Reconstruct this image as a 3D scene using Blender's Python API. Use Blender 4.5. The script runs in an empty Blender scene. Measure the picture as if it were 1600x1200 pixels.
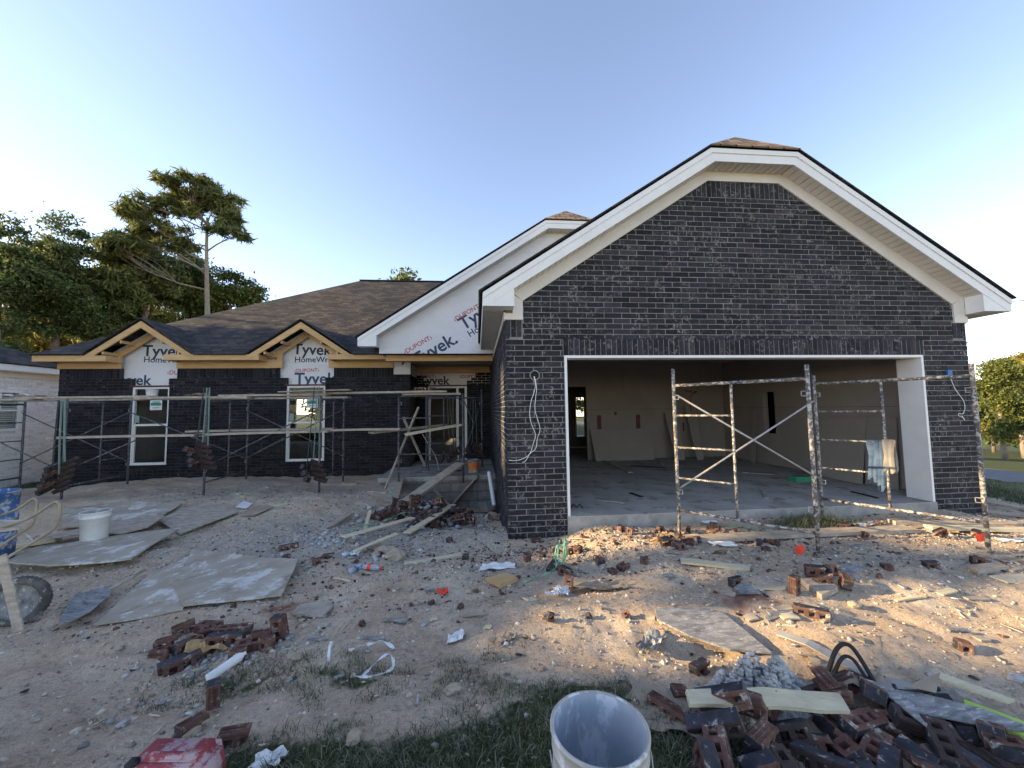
import bpy, bmesh, math, random
import numpy as np
from mathutils import Vector, Matrix, noise
random.seed(7); rng = np.random.default_rng(11)
S = bpy.context.scene
COL = S.collection
D2R = math.radians

# ------------------------------------------------------------------ camera
YAW, PITCH, ROLL, FPX = .0907, .066, .0141, 601.
CAM = Vector((-.394, -5.184, 1.44))
def axes():
    cy, sy, cp, sp = math.cos(YAW), math.sin(YAW), math.cos(PITCH), math.sin(PITCH)
    f = Vector((sy*cp, cy*cp, sp)); r0 = Vector((cy, -sy, 0)); u0 = r0.cross(f)
    return r0*math.cos(ROLL)-u0*math.sin(ROLL), u0*math.cos(ROLL)+r0*math.sin(ROLL), f
RA, UA, FA = axes()
cd = bpy.data.cameras.new('camera'); cam = bpy.data.objects.new('camera', cd); COL.objects.link(cam)
cd.sensor_width = 36; cd.lens = 36*FPX/1600; cd.clip_start = .05; cd.clip_end = 600
M3 = Matrix((RA, UA, -FA)).transposed().to_4x4(); M3.translation = CAM
cam.matrix_world = M3; S.camera = cam

# ------------------------------------------------------------------ sky, sun, exposure
SUN_EL, SUN_AZ = D2R(17.0), D2R(-88.0)      # azimuth from +Y towards +X
w = bpy.data.worlds.new('World'); S.world = w; w.use_nodes = True
nt = w.node_tree; bg = nt.nodes['Background']
sky = nt.nodes.new('ShaderNodeTexSky'); sky.sky_type = 'NISHITA'; sky.sun_disc = False
sky.sun_elevation = SUN_EL; sky.sun_rotation = SUN_AZ
sky.air_density = .75; sky.dust_density = .15; sky.ozone_density = 1.6
tn = nt.nodes.new('ShaderNodeMixRGB'); tn.blend_type = 'MULTIPLY'; tn.inputs[0].default_value = 1; tn.inputs[2].default_value = (1.22, .98, .86, 1)
nt.links.new(sky.outputs[0], tn.inputs[1]); nt.links.new(tn.outputs[0], bg.inputs[0]); bg.inputs[1].default_value = .15
sl = bpy.data.lights.new('sun', 'SUN'); sl.energy = 4.2; sl.angle = D2R(.5); sl.color = (1, .74, .42)
so = bpy.data.objects.new('sun', sl); COL.objects.link(so)
sdir = Vector((math.sin(SUN_AZ)*math.cos(SUN_EL), math.cos(SUN_AZ)*math.cos(SUN_EL), math.sin(SUN_EL)))
so.rotation_euler = sdir.to_track_quat('Z', 'Y').to_euler()
S.view_settings.view_transform = 'Standard'; S.view_settings.look = 'None'
S.view_settings.exposure = 1.8; S.view_settings.gamma = 1
S.cycles.max_bounces = 8; S.cycles.diffuse_bounces = 4; S.cycles.use_denoising = True

# ------------------------------------------------------------------ ground height
CP = np.array([(0,0,-.3),(.4,-.1,-.3),(3,-.1,-.13),(6,-.1,-.14),(1.3,-.15,-.13),(7.1,0,-.22),(9,0,-.27),(12,6,-.6),
 (1.7,-.5,-.14),(3,-1.6,-.12),(5,-.9,-.14),(5,-1.4,-.17),(0,-1,-.2),(0,-2.5,-.12),(2,-2.5,-.07),(1.9,-3.4,-.30),(2.2,-4.2,-.42),(1.2,-3.7,-.28),(3.4,-3.2,-.24),(.55,-3.25,-.12),(0,-3.9,.05),
 (-1,-3.8,0),(-2.5,-3.5,-.15),(-2.6,-2.2,-.3),(-4.3,-1.6,-.38),(-2,0,-.3),(-1,2,-.55),(0,1.6,-.52),(0,3.4,-.8),(-1,3.4,-.76),
 (-2.3,3.2,-.22),(-3,4.3,-.18),(-3.7,2.9,-.15),(-5,4.9,-.2),(-5.7,4.3,-.12),(-5.7,2.9,-.15),(-7,4,-.12),(-8.3,4.3,-.12),(-8.3,2.9,-.12),
 (-10.4,4.3,-.12),(-10.6,5.2,-.48),(-12,6,-.5),(-13,7.7,-.45),(-5,1,-.36),(-3,1.4,-.32),(-8,1,-.45),(-7,-1,-.5),(0,-6,.08),(-6,-6,-.2),(6,-6,.05),(8,-3,-.12),(-5,-4,-.25)])
def gh0(x, y):
    x = np.asarray(x, float); y = np.asarray(y, float)
    d2 = (x[..., None]-CP[:, 0])**2+(y[..., None]-CP[:, 1])**2+.12
    wt = 1/d2**1.6
    z = (wt*CP[:, 2]).sum(-1)/wt.sum(-1)
    far = np.clip((x-9.5)/4, 0, 1)
    far = far*far*(3-2*far)
    zf = -.45-.1*np.clip(x-8, 0, 12.5)-.065*np.clip(x-20.5, 0, 60)
    return z*(1-far)+zf*far
LAT = np.random.default_rng(5).uniform(-1, 1, (4, 97, 89))
def vnoise(x, y, k, sc):
    u, v = x/sc+400.3, y/sc+400.7; i, j = np.floor(u).astype(int), np.floor(v).astype(int); a, b = u-i, v-j
    a, b = a*a*(3-2*a), b*b*(3-2*b); L = LAT[k]; g = lambda p, q: L[p % 97, q % 89]
    return (g(i, j)*(1-a)+g(i+1, j)*a)*(1-b)+(g(i, j+1)*(1-a)+g(i+1, j+1)*a)*b
def lumps(x, y):
    return lumps0(x, y)*.6+.022*vnoise(x, y, 0, .61)+.015*np.abs(vnoise(x, y, 1, .27))+.011*vnoise(x+y*.3, y, 2, .15)+.006*vnoise(x, y, 3, .085)-.028*np.exp(-((y+1.72+.10*np.sin(1.3*x)-.05*x)/.10)**2)-.028*np.exp(-((y+2.62+.10*np.sin(1.3*x+.4)-.05*x)/.10)**2)
def lumps0(x, y):
    s = (.018*np.sin(2.1*x+1.3*np.sin(1.7*y))+.016*np.sin(3.3*y+1.1*np.sin(2.3*x+1))
         + .009*np.sin(7.1*x+2*np.sin(5.3*y))+.009*np.sin(8.7*y+2*np.sin(6.1*x)))
    return s
def gh(x, y):
    return gh0(x, y)+lumps(np.asarray(x, float), np.asarray(y, float))
def at(u, v, up=0.):
    """point where the line of sight of a place measured on the photograph meets the ground (raised by up)"""
    d = FA*FPX+RA*(u-800)-UA*(v-600); d = d/d.y
    prev = None; t = .4
    while t < 40:
        p = CAM+d*t
        h = float(gh(p.x, p.y))+up
        if p.z < h:
            lo, hi = t-.05, t
            for _ in range(14):
                m = (lo+hi)/2; p = CAM+d*m
                if p.z < float(gh(p.x, p.y))+up: hi = m
                else: lo = m
            return CAM+d*hi
        t += .05
    return CAM+d*30
def onY(u, v, Y):
    d = FA*FPX+RA*(u-800)-UA*(v-600)
    return CAM+d*((Y-CAM.y)/d.y)

# ------------------------------------------------------------------ materials
def node(nt, t, **k):
    n = nt.nodes.new('ShaderNode'+t)
    for a, b in k.items(): setattr(n, a, b)
    return n
def srgb(*c): return tuple(c)+(1,)
def new_mat(name):
    m = bpy.data.materials.new(name); m.use_nodes = True
    nt = m.node_tree; b = nt.nodes['Principled BSDF']; b.inputs['Specular IOR Level'].default_value = .3
    return m, nt, b
def ramp(nt, src, stops, interp='LINEAR'):
    r = node(nt, 'ValToRGB'); r.color_ramp.interpolation = interp
    e = r.color_ramp.elements
    while len(e) < len(stops): e.new(.5)
    for q, (p, c) in zip(e, stops): q.position = p; q.color = c if len(c) == 4 else tuple(c)+(1,)
    nt.links.new(src, r.inputs[0]); return r.outputs[0]
def mix(nt, f, a, b, mode='MIX'):
    m = node(nt, 'MixRGB', blend_type=mode)
    for i, x in enumerate((f, a, b)):
        if hasattr(x, 'is_linked'): nt.links.new(x, m.inputs[i])
        else: m.inputs[i].default_value = x if i == 0 else (tuple(x)+(1,) if len(x) == 3 else x)
    return m.outputs[0]
def noi(nt, vec, scale, detail=6, rough=.6, dist=0.):
    n = node(nt, 'TexNoise'); n.inputs['Scale'].default_value = scale; n.inputs['Detail'].default_value = detail
    n.inputs['Roughness'].default_value = rough; n.inputs['Distortion'].default_value = dist
    if vec is not None: nt.links.new(vec, n.inputs['Vector'])
    return n.outputs['Fac']
def G(name, c1, c2, scale=4., rough=.8, spot=None, bump=.2, bscale=None, rand=0., metal=0., stretch=None, spec=.3, trans=0., spot2=None):
    """two tones mixed by noise, optional spots (colour, scale, threshold), bump and a per-piece shift of tone"""
    m, nt, b = new_mat(name)
    tc = node(nt, 'TexCoord').outputs['Object']
    if stretch:
        mp = node(nt, 'Mapping'); mp.inputs['Scale'].default_value = stretch; nt.links.new(tc, mp.inputs[0]); tc = mp.outputs[0]
    c = ramp(nt, noi(nt, tc, scale), [(.35, c1), (.65, c2)])
    if spot:
        sc, ss, th = spot
        c = mix(nt, ramp(nt, noi(nt, tc, ss, 8, .7), [(th, (0, 0, 0)), (th+.06, (1, 1, 1))]), c, sc)
    if spot2:
        sc, ss, th = spot2
        c = mix(nt, ramp(nt, noi(nt, tc, ss, 9, .75, .6), [(th, (0, 0, 0)), (th+.10, (1, 1, 1))]), c, sc)
    if rand:
        g = node(nt, 'NewGeometry').outputs['Random Per Island']
        r = ramp(nt, g, [(0, (1-rand,)*3), (1, (1+rand,)*3)])
        c = mix(nt, 1., c, r, 'MULTIPLY')
    nt.links.new(c, b.inputs['Base Color']); b.inputs['Roughness'].default_value = rough; b.inputs['Metallic'].default_value = metal
    b.inputs['Specular IOR Level'].default_value = spec
    if bump:
        bn = node(nt, 'Bump'); bn.inputs['Strength'].default_value = bump; bn.inputs['Distance'].default_value = .01
        nt.links.new(noi(nt, tc, bscale or scale*6, 8, .65), bn.inputs['Height']); nt.links.new(bn.outputs[0], b.inputs['Normal'])
    return m
MT = {}
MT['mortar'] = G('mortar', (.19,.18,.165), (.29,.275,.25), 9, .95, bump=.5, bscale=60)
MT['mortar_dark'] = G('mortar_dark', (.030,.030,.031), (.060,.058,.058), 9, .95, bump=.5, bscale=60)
def brick_mat(name, lo, hi, smear=.62, smearc=(.26,.25,.235)):
    m, nt, b = new_mat(name)
    tc = node(nt, 'TexCoord').outputs['Object']
    g = node(nt, 'NewGeometry').outputs['Random Per Island']
    c = ramp(nt, g, [(0, lo), (.55, tuple((a+q)/2 for a, q in zip(lo, hi))), (.9, hi), (1, (hi[0]*1.5, hi[1]*1.25, hi[2]*1.1))])
    c = mix(nt, .5, c, ramp(nt, noi(nt, tc, 25, 6, .7), [(.3, (.35,)*3), (.7, (1.5,)*3)]), 'MULTIPLY')
    # mortar smears, streaky and sparse
    mp = node(nt, 'Mapping'); mp.inputs['Rotation'].default_value = (.5, .6, .4); nt.links.new(tc, mp.inputs[0])
    s1 = ramp(nt, noi(nt, mp.outputs[0], 14, 8, .75, 1.2), [(smear, (0,)*3), (smear+.07, (1,)*3)])
    s2 = ramp(nt, noi(nt, tc, 2.2, 3, .5), [(.42, (0,)*3), (.62, (1,)*3)])
    s3 = mix(nt, 1., s1, s2, 'MULTIPLY')
    c = mix(nt, s3, c, smearc)
    nt.links.new(c, b.inputs['Base Color']); b.inputs['Roughness'].default_value = .75; b.inputs['Specular IOR Level'].default_value = .15
    bn = node(nt, 'Bump'); bn.inputs['Strength'].default_value = .45; bn.inputs['Distance'].default_value = .008
    nt.links.new(noi(nt, tc, 45, 8, .7), bn.inputs['Height']); nt.links.new(bn.outputs[0], b.inputs['Normal'])
    return m
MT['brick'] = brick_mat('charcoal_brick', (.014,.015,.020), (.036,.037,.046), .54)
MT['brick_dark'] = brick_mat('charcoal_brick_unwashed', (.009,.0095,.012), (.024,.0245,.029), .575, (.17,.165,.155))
MT['brick_body'] = G('red_brick_body', (.085,.042,.032), (.16,.092,.068), 14, .95, ((.34,.30,.25), 18, .56), .5, 90, .35)
MT['brick_face'] = G('charcoal_brick_face', (.016,.017,.022), (.042,.042,.05), 14, .65, ((.30,.28,.25), 24, .57), .4, 90, .3)
MT['white_trim'] = G('white_trim', (.72,.72,.70), (.78,.78,.76), 3, .45, bump=.03)
MT['vinyl'] = G('cream_vinyl', (.62,.59,.53), (.68,.65,.59), 3, .5, bump=.04)
MT['wood'] = G('new_pine', (.50,.31,.14), (.60,.40,.19), 3, .7, ((.30,.16,.07), 7, .67), .15, 20, .12, stretch=(1, 6, 6))
MT['old_wood'] = G('weathered_board', (.28,.235,.185), (.45,.39,.31), 4, .85, ((.17,.145,.12), 9, .6), .35, 30, .15, stretch=(2, 5, 5))
MT['pale_wood'] = G('pale_board', (.50,.43,.29), (.62,.55,.38), 3, .8, ((.30,.27,.19), 8, .62), .25, 30, .12, stretch=(2, 7, 7))
MT['ply'] = G('mortar_caked_plywood', (.32,.27,.20), (.43,.385,.31), 2.2, .9, ((.58,.565,.52), 4.2, .54), .5, 40, spot2=((.24,.19,.135), 2.1, .55))
MT['ply_grey'] = G('grey_scored_sheet', (.13,.135,.14), (.32,.32,.31), 9, .85, ((.48,.47,.44), 20, .56), .5, 60, stretch=(1, 4, 1))
MT['drywall'] = G('drywall', (.25,.225,.20), (.29,.263,.235), 1.5, .95, bump=.05)
MT['concrete'] = G('concrete', (.30,.285,.26), (.43,.41,.375), 1.6, .85, ((.24,.215,.18), 3, .54), .2, 40)
MT['block'] = G('concrete_block', (.26,.25,.225), (.38,.37,.34), 6, .95, ((.5,.48,.44), 12, .64), .6, 70)
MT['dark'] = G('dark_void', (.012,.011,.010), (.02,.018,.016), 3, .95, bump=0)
MT['stud'] = G('stud', (.30,.20,.10), (.42,.29,.15), 3, .8, bump=.2)
MT['steel'] = G('mortar_spattered_steel', (.05,.058,.075), (.15,.12,.10), 7, .6, ((.46,.44,.39), 26, .495), .6, 60, spec=.4)
MT['steel_left'] = G('dusty_steel', (.05,.058,.078), (.11,.108,.11), 7, .6, ((.27,.265,.25), 24, .55), .5, 60, spec=.4)
MT['steel_grey'] = G('galvanised_steel', (.28,.27,.26), (.40,.39,.37), 12, .5, ((.16,.14,.12), 22, .62), .3, 60, spec=.5)
MT['mortar_plastic'] = G('bucket_plastic', (.30,.28,.25), (.46,.45,.42), 5, .75, ((.62,.62,.60), 9, .55), .5, 30)
MT['bucket_in'] = G('bucket_inside', (.30,.335,.38), (.42,.46,.50), 4, .65, ((.56,.60,.64), 9, .53), .6, 22, stretch=(1, 1, .45))
MT['white_plastic'] = G('white_plastic', (.60,.60,.58), (.74,.74,.72), 5, .5, ((.40,.38,.34), 14, .6), .3, 40)
MT['blue_plastic'] = G('blue_barrel_plastic', (.04,.10,.25), (.07,.16,.36), 5, .6, ((.40,.41,.41), 9, .51), .3, 40)
MT['red_plastic'] = G('dusty_red_plastic', (.24,.045,.055), (.34,.075,.09), 6, .75, ((.42,.31,.32), 9, .46), .35, 40)
MT['red_flag'] = G('red_flag', (.75,.05,.02), (.85,.08,.04), 5, .6, bump=0)
MT['orange'] = G('orange_label', (.65,.16,.03), (.75,.3,.08), 14, .6, bump=0)
MT['green'] = G('green_strap', (.10,.38,.22), (.25,.55,.36), 8, .5, bump=0)
MT['lime'] = G('lime_board', (.35,.55,.08), (.42,.62,.14), 6, .7, bump=.1)
MT['green_strap_dirty'] = G('dirty_strap', (.22,.33,.28), (.34,.42,.36), 8, .7, bump=0)
MT['paper'] = G('paper', (.62,.62,.60), (.74,.74,.73), 6, .8, ((.4,.38,.34), 9, .66), .2, 20)
MT['bag'] = G('brown_paper_bag', (.27,.215,.155), (.38,.31,.23), 4, .9, ((.20,.16,.12), 8, .62), .4, 14)
MT['card'] = G('cardboard', (.42,.27,.12), (.50,.34,.17), 4, .85, bump=.3)
MT['rubble'] = G('mortar_lump', (.33,.335,.33), (.50,.50,.48), 9, .95, ((.22,.21,.19), 20, .6), .8, 60, .2)
MT['stone'] = G('tan_stone', (.30,.24,.17), (.44,.37,.27), 6, .9, ((.25,.21,.17), 10, .6), .6, 40, .2)
MT['black'] = G('black_rubber', (.015,.015,.016), (.03,.03,.03), 6, .7, bump=.1)
MT['tyre'] = G('muddy_tyre', (.06,.058,.054), (.14,.133,.12), 8, .9, ((.33,.31,.28), 14, .55), .5, 50)
MT['gold'] = G('yellowed_tube_steel', (.22,.185,.12), (.36,.31,.22), 6, .45, ((.25,.13,.05), 12, .62), .2, 50, spec=.5)
MT['cable'] = G('white_cable', (.70,.70,.68), (.78,.78,.76), 6, .5, bump=0)
MT['lintel'] = G('primed_lintel', (.10,.03,.03), (.15,.045,.045), 6, .6, bump=.1)
MT['asphalt'] = G('asphalt', (.085,.09,.10), (.12,.125,.135), 3, .9, bump=.4, bscale=80)
MT['ink'] = G('navy_ink', (.035,.055,.105), (.045,.07,.125), 5, .6, bump=0)
MT['ink_black'] = G('dark_ink', (.028,.034,.05), (.04,.046,.062), 5, .6, bump=0)
MT['ink_red'] = G('red_ink', (.42,.05,.06), (.5,.07,.08), 5, .6, bump=0)
MT['white_brick'] = None
MT['bark'] = G('pine_bark', (.10,.075,.055), (.20,.155,.12), 3, .95, bump=.6, bscale=14, stretch=(3, 3, 1))
MT['bark_light'] = G('pale_bark', (.18,.145,.11), (.28,.23,.18), 3, .95, bump=.6, bscale=14, stretch=(3, 3, 1))
MT['blue_box'] = G('blue_box', (.03,.12,.35), (.05,.18,.45), 6, .5, bump=0)
MT['green_box'] = G('green_box', (.04,.22,.12), (.06,.28,.15), 6, .6, bump=0)
MT['jeans'] = G('faded_denim', (.035,.065,.13), (.09,.14,.22), 8, .9, ((.22,.25,.30), 12, .64), .5, 40)
MT['rag'] = G('grey_rag', (.20,.19,.17), (.27,.255,.23), 6, .9, bump=.4, bscale=30)

def wrap_mat():
    m, nt, b = new_mat('house_wrap')
    tc = node(nt, 'TexCoord').outputs['Object']
    c = ramp(nt, noi(nt, tc, 1.2), [(.3, (.66,.66,.66)), (.7, (.74,.74,.74))])
    nt.links.new(c, b.inputs['Base Color']); b.inputs['Roughness'].default_value = .5
    mp = node(nt, 'Mapping'); mp.inputs['Rotation'].default_value = (0, .55, 0); mp.inputs['Scale'].default_value = (1, 1, 3); nt.links.new(tc, mp.inputs[0])
    n2 = ramp(nt, noi(nt, mp.outputs[0], 2.5, 7, .6, 2.), [(.40, (0,)*3), (.5, (1,)*3), (.60, (0,)*3)])
    bn = node(nt, 'Bump'); bn.inputs['Strength'].default_value = .4; bn.inputs['Distance'].default_value = .02
    nt.links.new(n2, bn.inputs['Height']); nt.links.new(bn.outputs[0], b.inputs['Normal'])
    return m
MT['wrap'] = wrap_mat()
def shingle_mat(name, axis, warm=.5):
    """asphalt shingles: courses run up the slope (UV in metres, v up the slope)"""
    m, nt, b = new_mat(name)
    uv = node(nt, 'UVMap').outputs[0]
    br = node(nt, 'TexBrick'); br.offset = .5; br.offset_frequency = 2
    nt.links.new(uv, br.inputs['Vector'])
    br.inputs['Color1'].default_value = (.022,.023,.026,1); br.inputs['Color2'].default_value = (.080,.072,.064,1)
    br.inputs['Mortar'].default_value = (.008,.008,.009,1); br.inputs['Scale'].default_value = 1
    br.inputs['Mortar Size'].default_value = .010; br.inputs['Mortar Smooth'].default_value = .2
    br.inputs['Bias'].default_value = -.25
    br.inputs['Brick Width'].default_value = .24; br.inputs['Row Height'].default_value = .15
    c = mix(nt, .8, br.outputs[0], ramp(nt, noi(nt, uv, .9, 5, .6), [(.35, (.45,.5,.56)), (.62, (1.5,1.3,1.1))]), 'MULTIPLY')
    c = mix(nt, .5, c, ramp(nt, noi(nt, uv, 70, 3, .7), [(.3, (.5,)*3), (.7, (1.5,)*3)]), 'MULTIPLY')
    nt.links.new(c, b.inputs['Base Color']); b.inputs['Roughness'].default_value = .85
    bn = node(nt, 'Bump'); bn.inputs['Strength'].default_value = .6; bn.inputs['Distance'].default_value = .01; bn.invert = True
    nt.links.new(br.outputs['Fac'], bn.inputs['Height']); nt.links.new(bn.outputs[0], b.inputs['Normal'])
    return m
MT['shingle'] = shingle_mat('asphalt_shingle', 0)
MT['shingle_tan'] = shingle_mat('tan_cap_shingle', 0)
for n_ in MT['shingle_tan'].node_tree.nodes:
    if n_.type == 'TEX_BRICK': n_.inputs['Color1'].default_value = (.16,.125,.09,1); n_.inputs['Color2'].default_value = (.34,.27,.20,1)
def nbr_brick():
    m, nt, b = new_mat('whitewashed_brick')
    tc = node(nt, 'TexCoord').outputs['Object']
    sp = node(nt, 'SeparateXYZ'); nt.links.new(tc, sp.inputs[0])
    cb = node(nt, 'CombineXYZ'); nt.links.new(sp.outputs[1], cb.inputs[0]); nt.links.new(sp.outputs[2], cb.inputs[1])
    br = node(nt, 'TexBrick'); nt.links.new(cb.outputs[0], br.inputs['Vector'])
    br.inputs['Color1'].default_value = (.76,.76,.75,1); br.inputs['Color2'].default_value = (.36,.35,.35,1); br.inputs['Mortar'].default_value = (.62,.61,.60,1)
    br.inputs['Scale'].default_value = 1; br.inputs['Brick Width'].default_value = .22; br.inputs['Row Height'].default_value = .075
    br.inputs['Mortar Size'].default_value = .008; br.inputs['Bias'].default_value = -.35
    c = mix(nt, ramp(nt, noi(nt, tc, 12, 6, .7), [(.45, (0,)*3), (.6, (1,)*3)]), br.outputs[0], (.74,.74,.73))
    nt.links.new(c, b.inputs['Base Color']); b.inputs['Roughness'].default_value = .85
    bn = node(nt, 'Bump'); bn.inputs['Strength'].default_value = .5; bn.inputs['Distance'].default_value = .01; bn.invert = True
    nt.links.new(br.outputs['Fac'], bn.inputs['Height']); nt.links.new(bn.outputs[0], b.inputs['Normal'])
    return m
MT['white_brick'] = nbr_brick()
def block_mat():
    m, nt, b = new_mat('block_wall')
    tc = node(nt, 'TexCoord').outputs['Object']
    sp = node(nt, 'SeparateXYZ'); nt.links.new(tc, sp.inputs[0])
    cb = node(nt, 'CombineXYZ'); nt.links.new(sp.outputs[0], cb.inputs[0]); nt.links.new(sp.outputs[2], cb.inputs[1])
    br = node(nt, 'TexBrick'); nt.links.new(cb.outputs[0], br.inputs['Vector'])
    br.inputs['Color1'].default_value = (.20,.185,.165,1); br.inputs['Color2'].default_value = (.25,.235,.21,1); br.inputs['Mortar'].default_value = (.13,.12,.11,1)
    br.inputs['Scale'].default_value = 1; br.inputs['Brick Width'].default_value = .40; br.inputs['Row Height'].default_value = .20; br.inputs['Mortar Size'].default_value = .01
    c = mix(nt, .7, br.outputs[0], ramp(nt, noi(nt, tc, 9, 6, .7), [(.3, (.5,)*3), (.7, (1.4,)*3)]), 'MULTIPLY')
    nt.links.new(c, b.inputs['Base Color']); b.inputs['Roughness'].default_value = .95
    bn = node(nt, 'Bump'); bn.inputs['Strength'].default_value = .6; bn.inputs['Distance'].default_value = .01
    nt.links.new(noi(nt, tc, 50, 6, .7), bn.inputs['Height']); nt.links.new(bn.outputs[0], b.inputs['Normal'])
    return m
MT['block_wall'] = block_mat()
def glass_mat():
    m, nt, b = new_mat('window_glass')
    b.inputs['Base Color'].default_value = (.9,.95,.95,1); b.inputs['Roughness'].default_value = .02
    b.inputs['Transmission Weight'].default_value = 1; b.inputs['IOR'].default_value = 1.25
    return m
MT['glass'] = glass_mat()
def clear_mat(name, c):
    m, nt, b = new_mat(name)
    b.inputs['Base Color'].default_value = c+(1,); b.inputs['Roughness'].default_value = .12
    b.inputs['Transmission Weight'].default_value = .7; b.inputs['IOR'].default_value = 1.2
    return m
MT['clear'] = clear_mat('clear_plastic', (.8,.88,.95))
def ground_mat():
    m, nt, b = new_mat('bare_earth')
    tc = node(nt, 'TexCoord').outputs['Object']
    at_ = node(nt, 'Attribute'); at_.attribute_name = 'zone'
    sp = node(nt, 'SeparateColor'); nt.links.new(at_.outputs['Color'], sp.inputs[0])
    c = ramp(nt, noi(nt, tc, 1.7, 8, .65), [(.28, (.45,.34,.245)), (.5, (.60,.475,.35)), (.72, (.70,.59,.46))])
    c = mix(nt, .75, c, ramp(nt, noi(nt, tc, 30, 8, .75), [(.3, (.42,.41,.42)), (.48, (1.06,1.06,1.05)), (.7, (1.42,1.38,1.3))]), 'MULTIPLY')
    c = mix(nt, .6, c, ramp(nt, noi(nt, tc, 130, 4, .8), [(.35, (.5,.48,.46)), (.5, (1,1,1)), (.68, (1.3,1.3,1.28))]), 'MULTIPLY')
    gr = ramp(nt, noi(nt, tc, 14, 8, .75), [(.3, (.30,.275,.24)), (.55, (.48,.45,.40)), (.75, (.66,.625,.57))])
    def masked(ch, nscale, lo=.38, hi=.58):
        a = node(nt, 'Math', operation='ADD'); nt.links.new(ch, a.inputs[0])
        nn = node(nt, 'Math', operation='MULTIPLY_ADD'); nt.links.new(noi(nt, tc, nscale, 7, .7), nn.inputs[0]); nn.inputs[1].default_value = 1.1; nn.inputs[2].default_value = -.55
        nt.links.new(nn.outputs[0], a.inputs[1])
        return ramp(nt, a.outputs[0], [(lo, (0,)*3), (hi, (1,)*3)])
    c = mix(nt, masked(sp.outputs[1], 3.2, .3, .75), c, gr)
    rd = ramp(nt, noi(nt, tc, 22, 7, .7), [(.35, (.20,.085,.06)), (.65, (.36,.18,.13))])
    c = mix(nt, masked(sp.outputs[2], 5, .45, .8), c, rd)
    lawn = ramp(nt, noi(nt, tc, 5, 9, .8), [(.3, (.028,.038,.013)), (.5, (.06,.075,.025)), (.66, (.12,.115,.05))])
    c = mix(nt, masked(sp.outputs[0], 6, .42, .58), c, lawn)
    nt.links.new(c, b.inputs['Base Color']); b.inputs['Roughness'].default_value = .95; b.inputs['Specular IOR Level'].default_value = .15
    bn = node(nt, 'Bump'); bn.inputs['Strength'].default_value = 1; bn.inputs['Distance'].default_value = .045
    h = mix(nt, .5, noi(nt, tc, 18, 9, .75), noi(nt, tc, 70, 4, .8))
    nt.links.new(h, bn.inputs['Height']); nt.links.new(bn.outputs[0], b.inputs['Normal'])
    return m
MT['ground'] = ground_mat()
def leaf_mat(name, lo, hi, hi2, trans=.25):
    m, nt, b = new_mat(name)
    g = node(nt, 'NewGeometry').outputs['Random Per Island']
    tc = node(nt, 'TexCoord').outputs['Object']
    c = ramp(nt, g, [(0, lo), (.6, hi), (1, hi2)])
    c = mix(nt, .6, c, ramp(nt, noi(nt, tc, .5, 3, .5), [(.35, (.6,.65,.7)), (.65, (1.35,1.25,1.1))]), 'MULTIPLY')
    nt.links.new(c, b.inputs['Base Color']); b.inputs['Roughness'].default_value = .6
    t = node(nt, 'BsdfTranslucent'); nt.links.new(c, t.inputs[0])
    ms = node(nt, 'MixShader'); ms.inputs[0].default_value = trans
    nt.links.new(b.outputs[0], ms.inputs[1]); nt.links.new(t.outputs[0], ms.inputs[2])
    nt.links.new(ms.outputs[0], nt.nodes['Material Output'].inputs[0])
    return m
MT['leaf_dark'] = leaf_mat('dark_leaves', (.045,.075,.028), (.09,.13,.045), (.19,.20,.07), .4)
MT['leaf_pine'] = leaf_mat('pine_needles', (.075,.10,.035), (.15,.18,.06), (.28,.28,.10), .4)
MT['leaf_yellow'] = leaf_mat('yellowing_leaves', (.12,.13,.03), (.27,.24,.05), (.45,.31,.07), .4)
MT['leaf_green'] = leaf_mat('green_leaves', (.05,.08,.02), (.11,.14,.035), (.20,.20,.05), .3)
MT['leaf_orange'] = leaf_mat('orange_leaves', (.20,.13,.03), (.36,.20,.05), (.5,.24,.06), .35)
MT['blade'] = leaf_mat('grass_blades', (.06,.08,.045), (.13,.155,.085), (.32,.31,.21), .25)

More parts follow.
